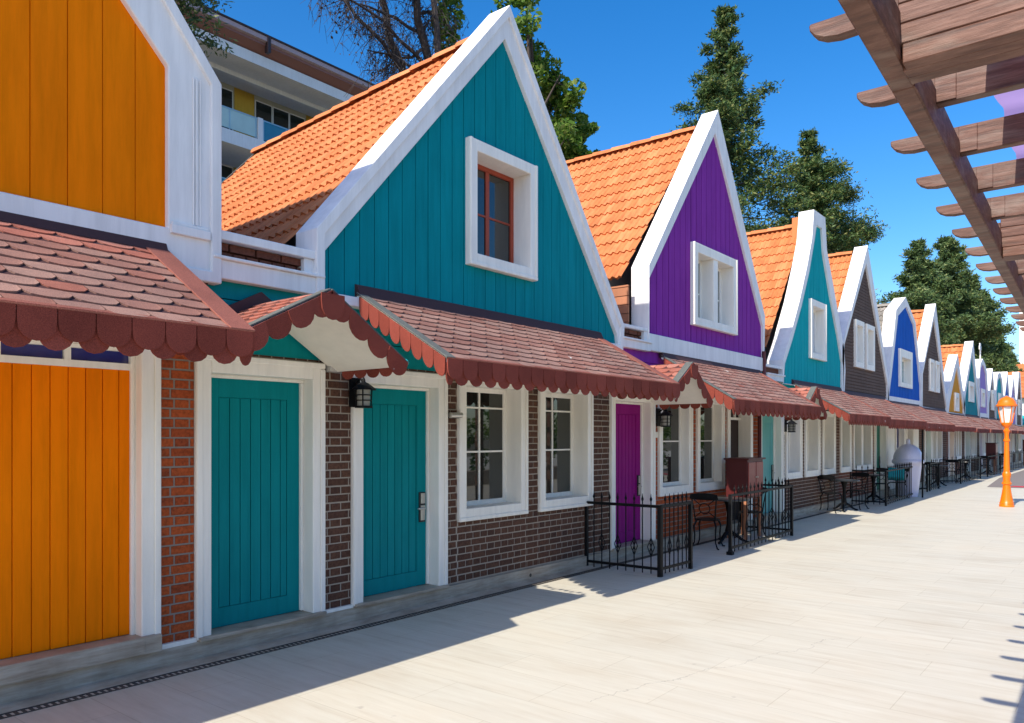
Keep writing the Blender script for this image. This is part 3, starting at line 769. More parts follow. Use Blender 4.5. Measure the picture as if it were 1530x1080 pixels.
m = MB(); m.tube([(-.1, 44.3, 5.5), (-.1, 44.3, 6.1)], .03, 6); m.box(-.12, -.08, 44.0, 44.5, 6.1, 6.28); m.box(-.12, -.08, 44.1, 44.4, 6.28, 6.42); m.build('weather_vane', WHITE_BRIGHT, h9)
far_house('narrow brown house with a pointed gable beyond the lavender one', 45.9, 48.8, MORTAR_D, P_NAVY,
    [(45.9, 2.65), (45.9, 3.6), (47.4, 5.38), (48.75, 3.4), (48.75, 2.65)], [(46.1, 2.68), (46.15, 3.5), (47.35, 4.95), (48.55, 3.3), (48.6, 2.68)], P_BROWN, (47.1, 48.0, 3.18, 4.24), (47.35, 5.1), (46, 3.5), (48.6, 3.3), horiz=True)
far_house('aqua house with a small curved gable partly behind the orange street lamp', 48.8, 52.0, MORTAR_D, P_AQUA,
    [(48.6, 2.65), (48.6, 4.3), (49.3, 5.15), (50.4, 5.4), (51.3, 5.0), (51.95, 3.8), (51.95, 2.65)], [(48.9, 2.68), (48.95, 4.2), (49.55, 4.9), (50.35, 5.1), (51.0, 4.8), (51.6, 3.7), (51.65, 2.68)], P_AQUA, (49.8, 50.8, 3.2, 4.2), (50.3, 5.2), (48.8, 4.0), (51.8, 3.8))
far_house('cobalt blue house with a pointed white gable behind the street lamp top', 52.0, 54.9, MORTAR_D, P_BLUE,
    [(52.0, 2.65), (52.0, 3.9), (53.6, 5.62), (54.95, 3.7), (54.95, 2.65)], [(52.25, 2.68), (52.3, 3.8), (53.55, 5.15), (54.7, 3.6), (54.75, 2.68)], P_BLUE, (53.1, 54.0, 3.2, 4.2), (53.5, 5.4), (52.1, 3.7), (54.9, 3.6), ze=2.05, zt=2.6)
far_house('pale lilac house with a pointed gable beyond the cobalt blue one', 54.9, 58.0, MORTAR_D, P_AMBER,
    [(54.95, 2.55), (54.95, 3.9), (56.6, 5.6), (58.0, 3.7), (58.0, 2.55)], [(55.2, 2.58), (55.25, 3.8), (56.55, 5.15), (57.75, 3.6), (57.8, 2.58)], P_LAV, (56.1, 57.1, 3.2, 4.2), (56.5, 5.35), (55, 3.7), (58, 3.6), ze=2.0, zt=2.5)
far_house('last brown house of the row with a flat-topped white gable', 58.0, 61.4, MORTAR_D, P_GREEN,
    [(58.0, 2.5), (58.0, 3.8), (59.3, 5.98), (60.2, 5.98), (61.4, 3.7), (61.4, 2.5)], [(58.3, 2.53), (58.35, 3.7), (59.5, 5.6), (60.0, 5.6), (61.1, 3.6), (61.1, 2.53)], P_BROWN, (59.2, 60.2, 3.2, 4.2), (59.75, 5.7), (58.1, 3.6), (61.3, 3.5), horiz=True, ze=2.0, zt=2.45)
# cross building that closes the street
h = thing('corner_house', 'white house with an orange roof and turquoise awning at the far end of the street', 'house', (-1, 66, 0))
m = MB(); m.box(-8, 2.2, 64, 72, 0, 4.6); m.build('wall', WHITE_BRIGHT, h)
m = MB(); rooftiles(m, 2.6, -8, (63.6, 4.5), (68, 6.6), per=.4, course=.6, nsub=4); rooftiles(m, 2.6, -8, (72.4, 4.5), (68, 6.6), per=.4, course=.6, nsub=4); m.build('roof', T_ORANGE, h, smooth=True, recalc=False, sharp=50)
m = MB(); m.exV([(-2, 63.99, 3.2), (2.3, 63.99, 3.2), (2.5, 62.6, 2.6), (-2.2, 62.6, 2.6)], (0, 0, .06)); m.build('awning', P_AQUA, h)
for xx in (-1.5, .2): window(h, 0, 1, 1, 2, 1, ()) if False else None
m = MB()
for xx in (-1.4, .3): m.box(xx, xx + 1.1, 63.95, 63.99, .9, 2.2)
m.build('window', GLASS, h)
h = thing('tower', 'tall white slatted tower standing far beyond the trees', 'tower', (0, 116, 0))
m = MB()
for k in range(13): m.box(-5.0 + k * .5, -4.75 + k * .5, 112, 112.4, 10.6, 20)
m.box(-5, 1.5, 112.4, 118, 10.6, 20); m.build('tower_shaft', WHITE_BRIGHT, h)
m = MB(); m.box(-5.4, 2, 111.6, 118.4, 9.4, 10.6); m.build('base_roof', T_ORANGE, h)
m = MB(); m.box(-4.6, 1.2, 112.3, 118, 0, 9.4); m.build('base_wall', WHITE_BRIGHT, h)

# ================================================================== GROUND
def pavemat():
    m, nt, b = nmat('travertine_paving')
    v = coords(nt, (.9, 9, 1))
    n = noise(nt, v, 1.2, 8, .68)
    c = ramp(nt, n, [(.27, (.50, .455, .36)), (.45, (.565, .53, .435)), (.6, (.595, .565, .47)), (.78, (.615, .585, .485))])
    big = noise(nt, coords(nt, (.7, 1.1, 1)), .9, 5, .6)
    c = mix(nt, c, ramp(nt, big, [(.35, (.93, .90, .87)), (.5, (1, 1, 1)), (.68, (1.0, .975, .95))]), 1.0, 'MULTIPLY')
    # slabs: faint value change from slab to slab and thin joints
    br = nt.nodes.new('ShaderNodeTexBrick'); br.offset = .5; br.inputs['Scale'].default_value = 1.0
    br.inputs['Color1'].default_value = (.96, .96, .96, 1); br.inputs['Color2'].default_value = (1.02, 1.01, 1.0, 1); br.inputs['Mortar'].default_value = (.70, .66, .60, 1)
    br.inputs['Mortar Size'].default_value = .003; br.inputs['Mortar Smooth'].default_value = .4; br.inputs['Brick Width'].default_value = 1.3; br.inputs['Row Height'].default_value = .46
    L(nt, coords(nt), br.inputs['Vector'])
    c = mix(nt, c, br.outputs['Color'], .8, 'MULTIPLY')
    # dark veins running with the stone's grain
    vn = noise(nt, coords(nt, (.35, 4.5, 1)), 1.7, 9, .72)
    c = mix(nt, c, (.40, .345, .285), ramp(nt, vn, [(.25, (.4, .4, .4)), (.335, (0, 0, 0))]))
    # small grime spots
    sp = noise(nt, coords(nt), 7, 2, .4)
    c = mix(nt, c, (.33, .29, .24), ramp(nt, sp, [(.2, (.5, .5, .5)), (.25, (0, 0, 0))]))
    # one crack
    g = nt.nodes.new('ShaderNodeSeparateXYZ'); L(nt, coords(nt), g.inputs[0])
    wob = noise(nt, coords(nt), 3.5, 5, .6)
    def mth(op, a, b_=None):
        q = nt.nodes.new('ShaderNodeMath'); q.operation = op
        for i, x in enumerate((a, b_)):
            if x is None: continue
            if isinstance(x, (int, float)): q.inputs[i].default_value = x
            else: L(nt, x, q.inputs[i])
        return q.outputs[0]
    lin = mth('ADD', mth('SUBTRACT', mth('MULTIPLY', g.outputs[0], 1.0), mth('MULTIPLY', g.outputs[1], .30)), mth('MULTIPLY', wob, .35))
    dd = mth('ABSOLUTE', mth('SUBTRACT', lin, 1.77))
    msk = mth('MULTIPLY', mth('LESS_THAN', dd, .004), mth('MULTIPLY', mth('GREATER_THAN', g.outputs[1], 4.4), mth('LESS_THAN', g.outputs[1], 7.2)))
    c = mix(nt, c, (.22, .19, .16), mth('MULTIPLY', msk, .5))
    L(nt, c, b.inputs['Base Color'])
    L(nt, ramp(nt, n, [(.3, (.7, .7, .7)), (.7, (.48, .48, .48))]), b.inputs['Roughness']); b.inputs['Specular IOR Level'].default_value = .3
    bump(nt, b, n, .15, .004); return m
m = MB(); m.quad((-400, -300, -.03), (400, -300, -.03), (400, 700, -.03), (-400, 700, -.03))
tag(m.build('ground', simple('dry_earth', (.16, .14, .09), .9, scale=.4)), kind='structure')
m = MB(); m.quad((0, -20, 0), (40, -20, 0), (40, 62, 0), (0, 62, 0)); m.quad((0, 62, 0), (40, 62, 0), (40, 150, 0), (0, 150, 0))
tag(m.build('paving', pavemat()), kind='structure')
m = MB(); m.add([(1.75, 31.9, .004), (14, 32.6, .004), (14, 60, .004), (1.2, 60, .004), (1.3, 39, .004)], [(0, 1, 2, 3, 4)])
tag(m.build('road', simple('grey_cobbles', (.20, .17, .155), .85, bumpy=.5, scale=9)), kind='structure')
m = MB(); m.add([(2.3, 32.35, .008), (12, 32.9, .008), (12, 33.7, .008), (2.45, 33.15, .008)], [(0, 1, 2, 3)])
tag(m.build('road_marking', simple('red_road_paint', (.50, .03, .035), .7)), kind='structure')
m = MB(); m.box(.105, .115, -3, 62, -.02, .006); m.box(.185, .195, -3, 62, -.02, .006); m.box(.115, .185, -3, 62, -.02, -.012)
y = -3
while y < 30:
    m.box(.115, .185, y, y + .022, -.008, .004); y += .045
tag(m.build('drain_channel', simple('rusty_grate', (.06, .05, .042), .7, bumpy=.4)), 'long dark slotted drain running along the foot of the houses', 'drain')

# ================================================================== RAILINGS
def diamond(mb, p, u, hw, hh):
    p = Vector(p); u = Vector(u); z = Vector((0, 0, 1))
    a, b, c, d = p + z * hh, p + u * hw, p - z * hh, p - u * hw
    for s, e in ((a, b), (b, c), (c, d), (d, a)): mb.tube([s, e], .0065, 4)
    for s, e in (((a + b) / 2, (c + d) / 2), ((b + c) / 2, (d + a) / 2)): mb.tube([s, e], .0055, 4)
def railing(label, a, b, h=.9, sp=.118, dia=True, post=(True, True), foot=(False, False), near=True, dz=.37):
    a = Vector((a[0], a[1], 0)); b = Vector((b[0], b[1], 0)); ln = (b - a).length; u = (b - a) / ln
    nrm = Vector((-u.y, u.x, 0))
    t = thing('iron_railing', label, 'railing', tuple(a), 'black iron railings of the terraces')
    f = MB()
    f.obox((a + b) / 2 + Vector((0, 0, h)), u, nrm, (0, 0, 1), ln / 2, .02, .018)
    f.build('top_rail', IRON, t); f = MB()
    f.obox((a + b) / 2 + Vector((0, 0, .10)), u, nrm, (0, 0, 1), ln / 2, .013, .017)
    f.build('bottom_rail', IRON, t)
    for k, p in enumerate((a, b)):
        if not post[k]: continue
        m = MB(); m.obox(p + Vector((0, 0, h / 2 + .008)), u, nrm, (0, 0, 1), .023, .023, h / 2 + .008)
        if foot[k]: m.exV([p + (u * sx + nrm * sy) * .045 for sx, sy in ((-1, -1), (1, -1), (1, 1), (-1, 1))], (0, 0, .05)); m.lathe([(.04, .05), (.024, .12)], tuple(p), 8)
        m.build('post', IRON, t)
    n = max(1, round(ln / sp) - 1)
    for i in range(n):
        p = a + u * ln * (i + 1) / (n + 1)
        m = MB(); m.tube([p + Vector((0, 0, .03)), p + Vector((0, 0, h + .06))], .0085 if a.y < 19 else .0125, 5)
        q = tuple(p + Vector((0, 0, h + .06)))
        m.lathe([(.009, 0), (.018, .02), (.018, .035), (.008, .06), (.002, .10)], q, 6)
        if dia and i % 2 == 1 - (n % 2 == 1 and n < 8): diamond(m, p + Vector((0, 0, dz)), u, .05, .125)
        m.build('baluster', IRON, t)
    return t
railing('black iron railing reaching out from the wall in front of the violet door', (-.02, 8.83), (1.08, 8.86))
railing('short black iron railing along the kerb side, nearest the violet door', (1.085, 8.88), (1.11, 9.68))
railing('long black iron railing in front of the red cabinet, with a thick-footed post', (1.03, 11.2), (.98, 14.05), sp=.165, foot=(True, False))
railing('black iron railing reaching out from the wall by the sea green door', (.97, 14.08), (0, 14.1), sp=.115)
railing('black iron railing across the terrace before the green door', (-.03, 21.5), (.82, 21.57), sp=.14, dia=False)
railing('black iron railing along the front of the ice cream cone', (.82, 21.6), (.69, 25.75), sp=.25, dia=False)
railing('short black iron railing just beyond the ice cream cone', (.6, 27.9), (-.02, 27.95), sp=.125, dia=False)
railing('black iron railing before the dark brown house door', (.6, 28.3), (.6, 29.8), sp=.28, dia=False)
railing('black iron railing along the small orange house front', (.7, 33.5), (.72, 38.2), sp=.4, dia=False)
railing('black iron railing across the terrace of the small orange house', (0, 33.4), (.7, 33.45), sp=.14, dia=False)
railing('black iron railing along the tall teal house front', (.75, 40), (.78, 44), sp=.45, dia=False)
railing('farthest black iron railing, beside the orange lamp post', (.8, 46), (.85, 54), sp=.7, dia=False)

# ================================================================== FURNITURE
def make_chair():
    t = thing('bistro_chair', 'x', 'chair')
    seat = MB(); seat.lathe([(.03, .445), (.19, .445), (.205, .452), (.205, .462), (.19, .468), (.02, .465)], (0, 0, 0), 16); seat.build('seat', IRON, t)
    for sx in (-1, 1):
        for sy in (-1, 1):
            m = MB(); m.tube([(sx * .14, sy * .14, .45), (sx * .175, sy * .18, .36), (sx * .165, sy * .17, .22), (sx * .17, sy * .175, .1), (sx * .205, sy * .21, .012), (sx * .23, sy * .235, .01)], [.016, .016, .012, .011, .013, .014], 6); m.build('leg', IRON, t)
    m = MB()
    for s in (-1, 1): m.tube([(s * .16, -.15, .45), (s * .17, -.19, .6), (s * .19, -.23, .76), (s * .2, -.25, .86)], .012, 6)
    c = Vector((0, -.2, .645)); up = Vector((0, -.28, 1)).normalized()
    m.tube([c + Vector((.085 * math.cos(k * math.pi / 8), 0, 0)) + up * .085 * math.sin(k * math.pi / 8) for k in range(17)], .009, 5)
    for sx in (-1, 1):
        for sz in (-1, 1): m.tube([c + Vector((sx * .06, 0, 0)) + up * sz * .06, c + Vector((sx * .165, 0, 0)) + up * sz * .15], .008, 5)
    m.build('back_frame', IRON, t)
    m = MB(); m.exV([(-.225, -.245, .80), (-.11, -.235, .785), (.11, -.235, .785), (.225, -.245, .80), (.215, -.262, .875), (.1, -.262, .895), (-.1, -.262, .895), (-.215, -.262, .875)], (0, -.014, 0)); m.build('top_rail', IRON, t)
    return t
def make_table():
    t = thing('bistro_table', 'x', 'table')
    m = MB(); m.lathe([(.30, .715), (.345, .72), (.35, .735), (.345, .748), (.30, .745)], (0, 0, 0), 20); m.build('table_top', simple('dark_marble', (.05, .055, .055), .3), t)
    m = MB(); m.lathe([(.05, .12), (.065, .2), (.04, .3), (.035, .5), (.055, .62), (.09, .715)], (0, 0, 0), 12); m.build('pedestal', IRON, t, smooth=True, sharp=50)
    for k in range(3):
        a = k * 2.094 + .4; c, s = math.cos(a), math.sin(a)
        m = MB(); m.tube([(c * .04, s * .04, .18), (c * .12, s * .12, .13), (c * .22, s * .22, .05), (c * .30, s * .30, .018), (c * .33, s * .33, .02)], [.03, .03, .024, .022, .02], 6); m.build('leg', IRON, t)
    return t
chair0 = make_chair(); table0 = make_table(); used = {'c': 0, 't': 0}
def place(o, k, x, y, rz, label, group):
    r = o if not used[k] else copy_tree(o)
    used[k] += 1; r.location = (x, y, 0); r.rotation_euler = (0, 0, rz); r['label'] = label; r['group'] = group
    return r
GC, GT = 'black iron terrace chairs', 'black iron terrace tables'
for args in [(.42, 11.72, R(12), 'black cast iron chair between the two railings, its back to the violet door'),
             (.5, 13.35, R(185), 'black iron chair behind the long railing by the red cabinet'),
             (.22, 19.0, R(-10), 'black iron chair with its back to the viewer before the aqua house windows'),
             (.42, 20.3, R(170), 'black iron chair facing the viewer before the aqua house windows'),
             (.2, 23.75, R(200), 'black iron chair inside the railing before the green door'),
             (.42, 24.6, R(150), 'black iron chair with the turquoise towel over it'),
             (.2, 30.9, R(0), 'black iron chair just past the ice cream cone terrace'),
             (.3, 33.9, R(180), 'black iron chair by the small orange house'),
             (.35, 36.2, R(20), 'black iron chair within the railing of the small orange house'),
             (.4, 42.2, R(0), 'black iron chair on the tall teal house terrace'),
             (.4, 48.8, R(0), 'farthest black iron chair near the lamp post')]: place(chair0, 'c', *args, GC)
for args in [(.45, 12.5, 0, 'dark round iron table behind the thick-footed railing post'),
             (.33, 19.65, .3, 'dark round iron table between two chairs by the aqua house'),
             (.2, 22.9, .3, 'dark round iron table inside the railing before the green door'),
             (.25, 31.6, .3, 'dark round iron table before the dark brown house'),
             (.35, 37.0, .3, 'dark round iron table at the small orange house'),
             (.4, 43, .3, 'dark round iron table on the tall teal house terrace'),
             (.4, 49.6, .3, 'farthest dark round iron table')]: place(table0, 't', *args, GT)
# turquoise towel
m = MB(); vs = []; n = 10; k = 8
for i in range(n + 1):
    for j in range(k + 1):
        u = i / n; v = j / k
        fold = abs(u - .45)
        z = .88 - max(0, (fold - .05)) * .75 + .012 * math.sin(9 * v)
        vs.append((.16 + v * .46 + .02 * math.sin(5 * u), 24.62 + (u - .45) * (.22 if abs(u - .45) > .1 else .3) + .06 * math.sin(4 * v) * fold, z))
fs = [(i * (k + 1) + j, i * (k + 1) + j + 1, (i + 1) * (k + 1) + j + 1, (i + 1) * (k + 1) + j) for i in range(n) for j in range(k)]
m.add(vs, fs); o = m.build('beach_towel', simple('turquoise_towelling', (.01, .55, .66), .95, bumpy=.5, scale=150), smooth=True)
md = o.modifiers.new('s', 'SOLIDIFY'); md.thickness = .012
tag(o, 'turquoise striped towel hung over an iron chair by the ice cream cone', 'towel')
# ice cream cone figure
t = thing('ice_cream_cone', 'big pale lilac-white ice cream cone figure standing behind the iron railing', 'ice cream cone', (.54, 25.45, 0))
CONE = paint('glossy_lilac_white', (.66, .64, .78), .25, .01, .03)
m = MB(); m.lathe([(.26, 0), (.27, .03), (.36, .88), (.385, .97), (.43, 1.0), (.44, 1.05), (.43, 1.10), (.38, 1.13)], (.54, 25.45, 0), 28); m.build('cone', CONE, t, smooth=True, sharp=60)
m = MB(); m.lathe([(.40, 1.10), (.40, 1.2), (.365, 1.32), (.30, 1.43), (.2, 1.52), (.1, 1.56), (.06, 1.57), (.058, 1.68), (.045, 1.72), (.01, 1.73)], (.54, 25.45, 0), 28); m.build('scoop', CONE, t, smooth=True, sharp=60)
m = MB(); d = Vector((.62, -.78, 0)); p = Vector((.54, 25.45, 1.26)) + d * .34; r_ = d.cross(Vector((0, 0, 1)))
upv = (Vector((0, 0, 1)) - d * .35).normalized()
m.tube([p + r_ * .2 * math.cos(q * math.pi / 10) - d * (.06 * math.cos(q * math.pi / 10) ** 2) + upv * .10 * math.sin(q * math.pi / 10) for q in range(21)], .022, 6); m.build('rim', CONE, t, smooth=True)
# red cabinets
def cabinet(label, x, y, h=1.42):
    t = thing('cabinet', label, 'cabinet', (x, y, 0), 'dark red terrace cabinets')
    m = MB(); m.box(x - .14, x + .25, y - .34, y + .38, .72, h - .03); c = m.build('body', P_DARKRED, t, bevel=.006)
    m = MB(); m.box(x - .17, x + .29, y - .38, y + .42, h - .03, h); m.build('top', P_DARKRED, t, bevel=.006)
    for s in (0, 1):
        m = MB(); m.box(x + .25, x + .268, y - .32 + s * .35, y + .005 + s * .35, .76, h - .07)
        d_ = m.build('door', paint('lit_dark_red', (.24, .045, .036), .28, .03, .05), t, bevel=.006)  # doors a lighter red than the body: the lit front is in the colour
        m = MB(); m.lathe([(.004, 0), (.012, .005), (.012, .02), (.004, .025)], (x + .285, y + .0 + (.05 if s else -.02), 1.07), 8); m.build('knob', STEEL, d_)
    for sx in (-.1, .2):
        for sy in (-.29, .33):
            m = MB(); m.box(x + sx - .025, x + sx + .025, y + sy - .025, y + sy + .025, 0, .72); m.build('leg', P_WOODBOARD, t)
    return t
cabinet('dark red wooden cabinet on legs beside the open doorway', .34, 13.3)
cabinet('distant dark red cabinet on the tall teal house terrace', .5, 42.9, 1.5)
cabinet('farthest dark red cabinet, right of the lamp post', .5, 58.5, 1.6)
# fairy lights on the teal porch
m = MB()
pts = [(.9 - .8 * k / 9, 4.6 + .02 * math.sin(k), 2.46 + .012 * k + .02 * math.sin(k * 2.1)) for k in range(10)]
m.tube(pts, .004, 5); o = m.build('fairy_lights', BLACKP)
tag(o, 'string of small turquoise bulbs along the teal house porch eave', 'fairy lights')
for k, p in enumerate(pts[:8]):
    m = MB(); m.lathe([(.004, .03), (.02, .018), (.026, 0), (.02, -.018), (.005, -.028)], (p[0], p[1] + .01, p[2] - .02), 8); m.build('bulb', TEAL_BULB, o, smooth=True)

# ================================================================== STREET LAMP
lx, ly = 3.28, 23.3
t = thing('street_lamp', 'bright orange cast iron street lamp with a white glass lantern', 'street lamp', (lx, ly, 0))
m = MB(); m.lathe([(.165, 0), (.17, .04), (.155, .07), (.165, .09), (.15, .12), (.135, .2), (.105, .36), (.09, .48), (.085, .56), (.11, .58), (.11, .62), (.085, .64), (.08, .72), (.095, .78), (.1, .84), (.085, .88), (.075, .9)], (lx, ly, 0), 24); m.build('base', LAMP_OR, t, smooth=True, sharp=40)
m = MB(); m.lathe([(.07, .9), (.062, 1.3), (.055, 1.66), (.075, 1.68), (.075, 1.72), (.055, 1.74), (.05, 1.85), (.062, 1.9), (.08, 1.95), (.05, 1.98), (.05, 2.02)], (lx, ly, 0), 20); m.build('pole', LAMP_OR, t, smooth=True, sharp=40)
m = MB()
lo, hi = .115, .195
for k in range(6):
    a = k * math.pi / 3 + .2
    m.tube([(lx + lo * math.cos(a), ly + lo * math.sin(a), 2.14), (lx + hi * math.cos(a), ly + hi * math.sin(a), 2.58)], .014, 6)
m.lathe([(.03, 2.0), (.07, 2.04), (.125, 2.11), (.13, 2.15), (.09, 2.16)], (lx, ly, 0), 18)
m.lathe([(.2, 2.56), (.24, 2.58), (.24, 2.605), (.21, 2.63), (.19, 2.70), (.14, 2.77), (.07, 2.81), (.02, 2.83), (.005, 2.84)], (lx, ly, 0), 24)
lh = m.build('lantern_frame', LAMP_OR, t, smooth=True, sharp=40)
m = MB(); m.lathe([(.103, 2.14), (.183, 2.57)], (lx, ly, 0), 6); m.v = [(lx + (p[0] - lx) * math.cos(.2) - (p[1] - ly) * math.sin(.2), ly + (p[0] - lx) * math.sin(.2) + (p[1] - ly) * math.cos(.2), p[2]) for p in m.v]; m.build('lantern_glass', OPAL, lh)

# ================================================================== PERGOLA
t = thing('pergola', 'weathered red-brown timber pergola reaching in overhead from the right', 'pergola', (6.5, 6, 0))
DR = -.030
def px(x, y): return x + DR * (y - 3)
def pbox(mb, x0, x1, y0, y1, z0, z1):
    mb.add([(px(x0, y0), y0, z0), (px(x1, y0), y0, z0), (px(x1, y1), y1, z0), (px(x0, y1), y1, z0), (px(x0, y0), y0, z1), (px(x1, y0), y0, z1), (px(x1, y1), y1, z1), (px(x0, y1), y1, z1)],
           [(0, 3, 2, 1), (4, 5, 6, 7), (0, 1, 5, 4), (1, 2, 6, 5), (2, 3, 7, 6), (3, 0, 4, 7)])
def pbeam(x0, x1, y0, y1, z0, z1, name):
    m = MB(); pbox(m, x0, x1, y0, y1, z0, z1); return m.build(name, WOOD, t, bevel=.006)
pbeam(5.165, 5.235, -1.5, 2.80, 2.95, 3.10, 'edge_beam'); pbeam(5.165, 5.235, 2.803, 22, 2.95, 3.10, 'edge_beam')
pbeam(7.1, 7.2, -1.5, 22, 2.95, 3.10, 'edge_beam')
for n in range(-5, 30):
    y = 2.60 + .633 * n
    m = MB(); x0 = px(4.955, y); pts = [(px(5.2, y), 3.103), (x0 + .09, 3.098), (x0 + .045, 3.106), (x0 + .015, 3.122), (x0, 3.14), (x0 - .002, 3.156), (x0, 3.163)]
    xr = px(5.226, y)
    if n % 5 == 0: prof = [(x0, 3.163)] + [(xr, 3.163), (xr, 3.103)] + pts[1:-1]
    else: prof = [(x0, 3.163), (7.35, 3.163), (7.35, 3.04), (xr, 3.04), (xr, 3.103)] + pts[1:-1]
    m.exV([(a, y, b) for a, b in prof], (0, .048, 0)); rf = m.build('rafter', WOOD, t, bevel=.003)
    if n % 5: m = MB(); m.box(xr + .004, xr + .075, y - .006, y - .001, 3.045, 3.16); m.build('joint_plate', WOOD, rf, bevel=.002)
for n in range(-1, 6):
    y = 2.57 + 3.165 * n
    x0 = px(5.228, y)
    for k in range(3):
        m = MB(); yy = y + k * .062
        z = 2.935 - .0
        if k == 0:
            for q in range(4): m.box(x0 + (.0 if q else .012), 7.35, yy, yy + .059, z + q * .062, z + q * .062 + .0605)
        else: m.box(x0, 7.35, yy, yy + .059, z + .002 * k, 3.19)
        m.build('cross_beam', WOOD, t, bevel=.003)
    for xx in (6.25, 7.15):
        m = MB(); m.box(xx - .08, xx + .08, y + .01, y + .17, 0, 2.93); m.build('post', WOOD, t, bevel=.008)
# lilac shade cloth
m = MB(); vs = []; nx, ny = 12, 96
for i in range(ny + 1):
    y = 2.78 + (8.8 - 2.78) * i / ny
    ph = ((y - 2.60) / .633) % 1
    sag = .10 * math.sin(math.pi * ph) ** 1
    for j in range(nx + 1):
        u = j / nx
        vs.append((px(5.40, y) - .02 * math.sin(math.pi * ph) * (1 - u) + u * 1.35, y, 3.19 - sag * min(1, .12 + u * 5) + .008 * math.sin(y * 5 + u * 9)))
m.add(vs, [(i * (nx + 1) + j, i * (nx + 1) + j + 1, (i + 1) * (nx + 1) + j + 1, (i + 1) * (nx + 1) + j) for i in range(ny) for j in range(nx)])
cm, nt, b = nmat('lilac_cloth'); b.inputs['Base Color'].default_value = (.34, .24, .52, 1); b.inputs['Roughness'].default_value = .85
tr = nt.nodes.new('ShaderNodeBsdfTranslucent'); tr.inputs[0].default_value = (.42, .30, .60, 1); ms = nt.nodes.new('ShaderNodeMixShader'); ms.inputs[0].default_value = .5
L(nt, b.outputs[0], ms.inputs[1]); L(nt, tr.outputs[0], ms.inputs[2]); L(nt, ms.outputs[0], nt.nodes['Material Output'].inputs[0])
tag(m.build('shade_cloth', cm, smooth=True), 'lilac shade cloth draped over the pergola rafters', 'cloth')
# planting beyond the pergola (mirrored in the windows)
def leafcloud(mb, spots, n, size, flat=.4, r=random.Random(3)):
    for _ in range(n):
        c, rad = spots[r.randrange(len(spots))]
        while True:
            d = Vector((r.uniform(-1, 1), r.uniform(-1, 1), r.uniform(-1, 1)))
            if d.length <= 1: break
        d = d * (d.length ** -.35 if d.length > .05 else 1)
        p = Vector(c) + Vector((d.x * rad[0], d.y * rad[1], d.z * rad[2]))
        leaf(mb, p, size * r.uniform(.6, 1.3), r, flat)
def leaf(mb, p, s, r, flat=.4, asp=.55):
    n = Vector((r.gauss(0, 1), r.gauss(0, 1), r.gauss(0, 1) + flat * 2)).normalized()
    a = n.cross(Vector((r.gauss(0, 1), r.gauss(0, 1), r.gauss(0, 1)))).normalized(); b = n.cross(a)
    a = a * s; b = b * s * asp
    mb.add([p - a, p + b * .9 - a * .1, p + a, p - b * .9 - a * .1], [(0, 1, 2, 3)])
LEAF_L = leafmat('bright_leaves', [(0, (.045, .12, .016)), (.45, (.12, .23, .03)), (.8, (.22, .32, .055)), (1, (.38, .44, .13))], .48)
LEAF_C = leafmat('conifer_needles', [(0, (.018, .05, .018)), (.4, (.05, .105, .03)), (.75, (.105, .16, .04)), (1, (.23, .23, .07))], .22)
LEAF_D = leafmat('dark_conifer_needles', [(0, (.03, .065, .026)), (.45, (.07, .125, .042)), (.8, (.125, .18, .055)), (1, (.22, .24, .08))], .22)
BARK = simple('bark', (.055, .04, .032), .9, bumpy=.8, scale=14)
DEAD = simple('dead_bark', (.045, .036, .034), .9, bumpy=.8, scale=14)
m = MB(); rr = random.Random(5)
for k in range(110): leafcloud(m, [((13.5 + rr.uniform(-.3, .3), -2 + k * .5, rr.uniform(.5, 3.0)), (.5, .5, .6))], 150, .12, r=rr)
tag(m.build('hedge', LEAF_L, recalc=False), 'clipped green hedge across the street behind the pergola', 'hedge')
wt = MB(); wt.box(12.5, 12.8, -4, 30, 0, .55); tag(wt.build('garden_wall', STONE, bevel=.02), 'low stone wall in front of the clipped hedge', 'wall')

# ================================================================== HOTEL BEHIND
t = thing('hotel', 'white multi-storey hotel with glass balconies behind the row houses', 'building', (-30, 24, 0))
XH = -25
P_YEL = paint('yellow_render', (.50, .30, .03), .7, .02, .08); P_HOTEL = paint('hotel_white', (.74, .75, .76), .7, .01, .08); OLIVE = paint('soffit_render', (.47, .45, .33), .8, .01, .05)
GUT = simple('brown_eaves', (.24, .10, .075), .5); RGLASS = glassmat('railing_glass', (.03, .17, .24), .05); RPALE = glassmat('frosted_railing', (.42, .55, .50), .3)
m = MB(); m.box(-40, XH - 2.6, 2, 44, 0, 18.5); m.build('wall', OLIVE, t)
m = MB(); m.box(-40, XH + .2, 1, 45, 18.5, 18.98); m.build('roof_slab', P_HOTEL, t)
m = MB(); m.box(XH - 1.5, XH - 1.2, 2, 44, 18.3, 18.5); m.build('soffit_beam', P_HOTEL, t)
m = MB(); m.exV([(XH + .1, 1, 19.0), (XH + .55, 1, 19.3), (XH + .55, 1, 19.66), (XH - .2, 1, 19.66), (XH - .2, 1, 19.0)], (0, 44, 0)); m.build('eaves', GUT, t)
m = MB(); m.exV([(XH + .55, 1, 19.42), (XH + .68, 1, 19.46), (XH + .68, 1, 19.66), (XH + .55, 1, 19.66)], (0, 44, 0)); m.build('fascia', paint('dusty_pink_metal', (.42, .32, .34), .6, .01, .1), t)
m = MB(); m.exV([(XH + .72, 1, 19.67), (XH + .72, 1, 19.75), (-33, 1, 22.6), (-41, 1, 19.7)], (0, 44, 0)); m.build('roof', simple('dark_roof', (.045, .03, .03), .8), t)
for y in (19.9, 27.2): m = MB(); m.box(XH + .5, XH + .74, y, y + .16, 18.98, 19.7); m.build('downpipe', simple('dark_pipe', (.04, .02, .02), .5), t)
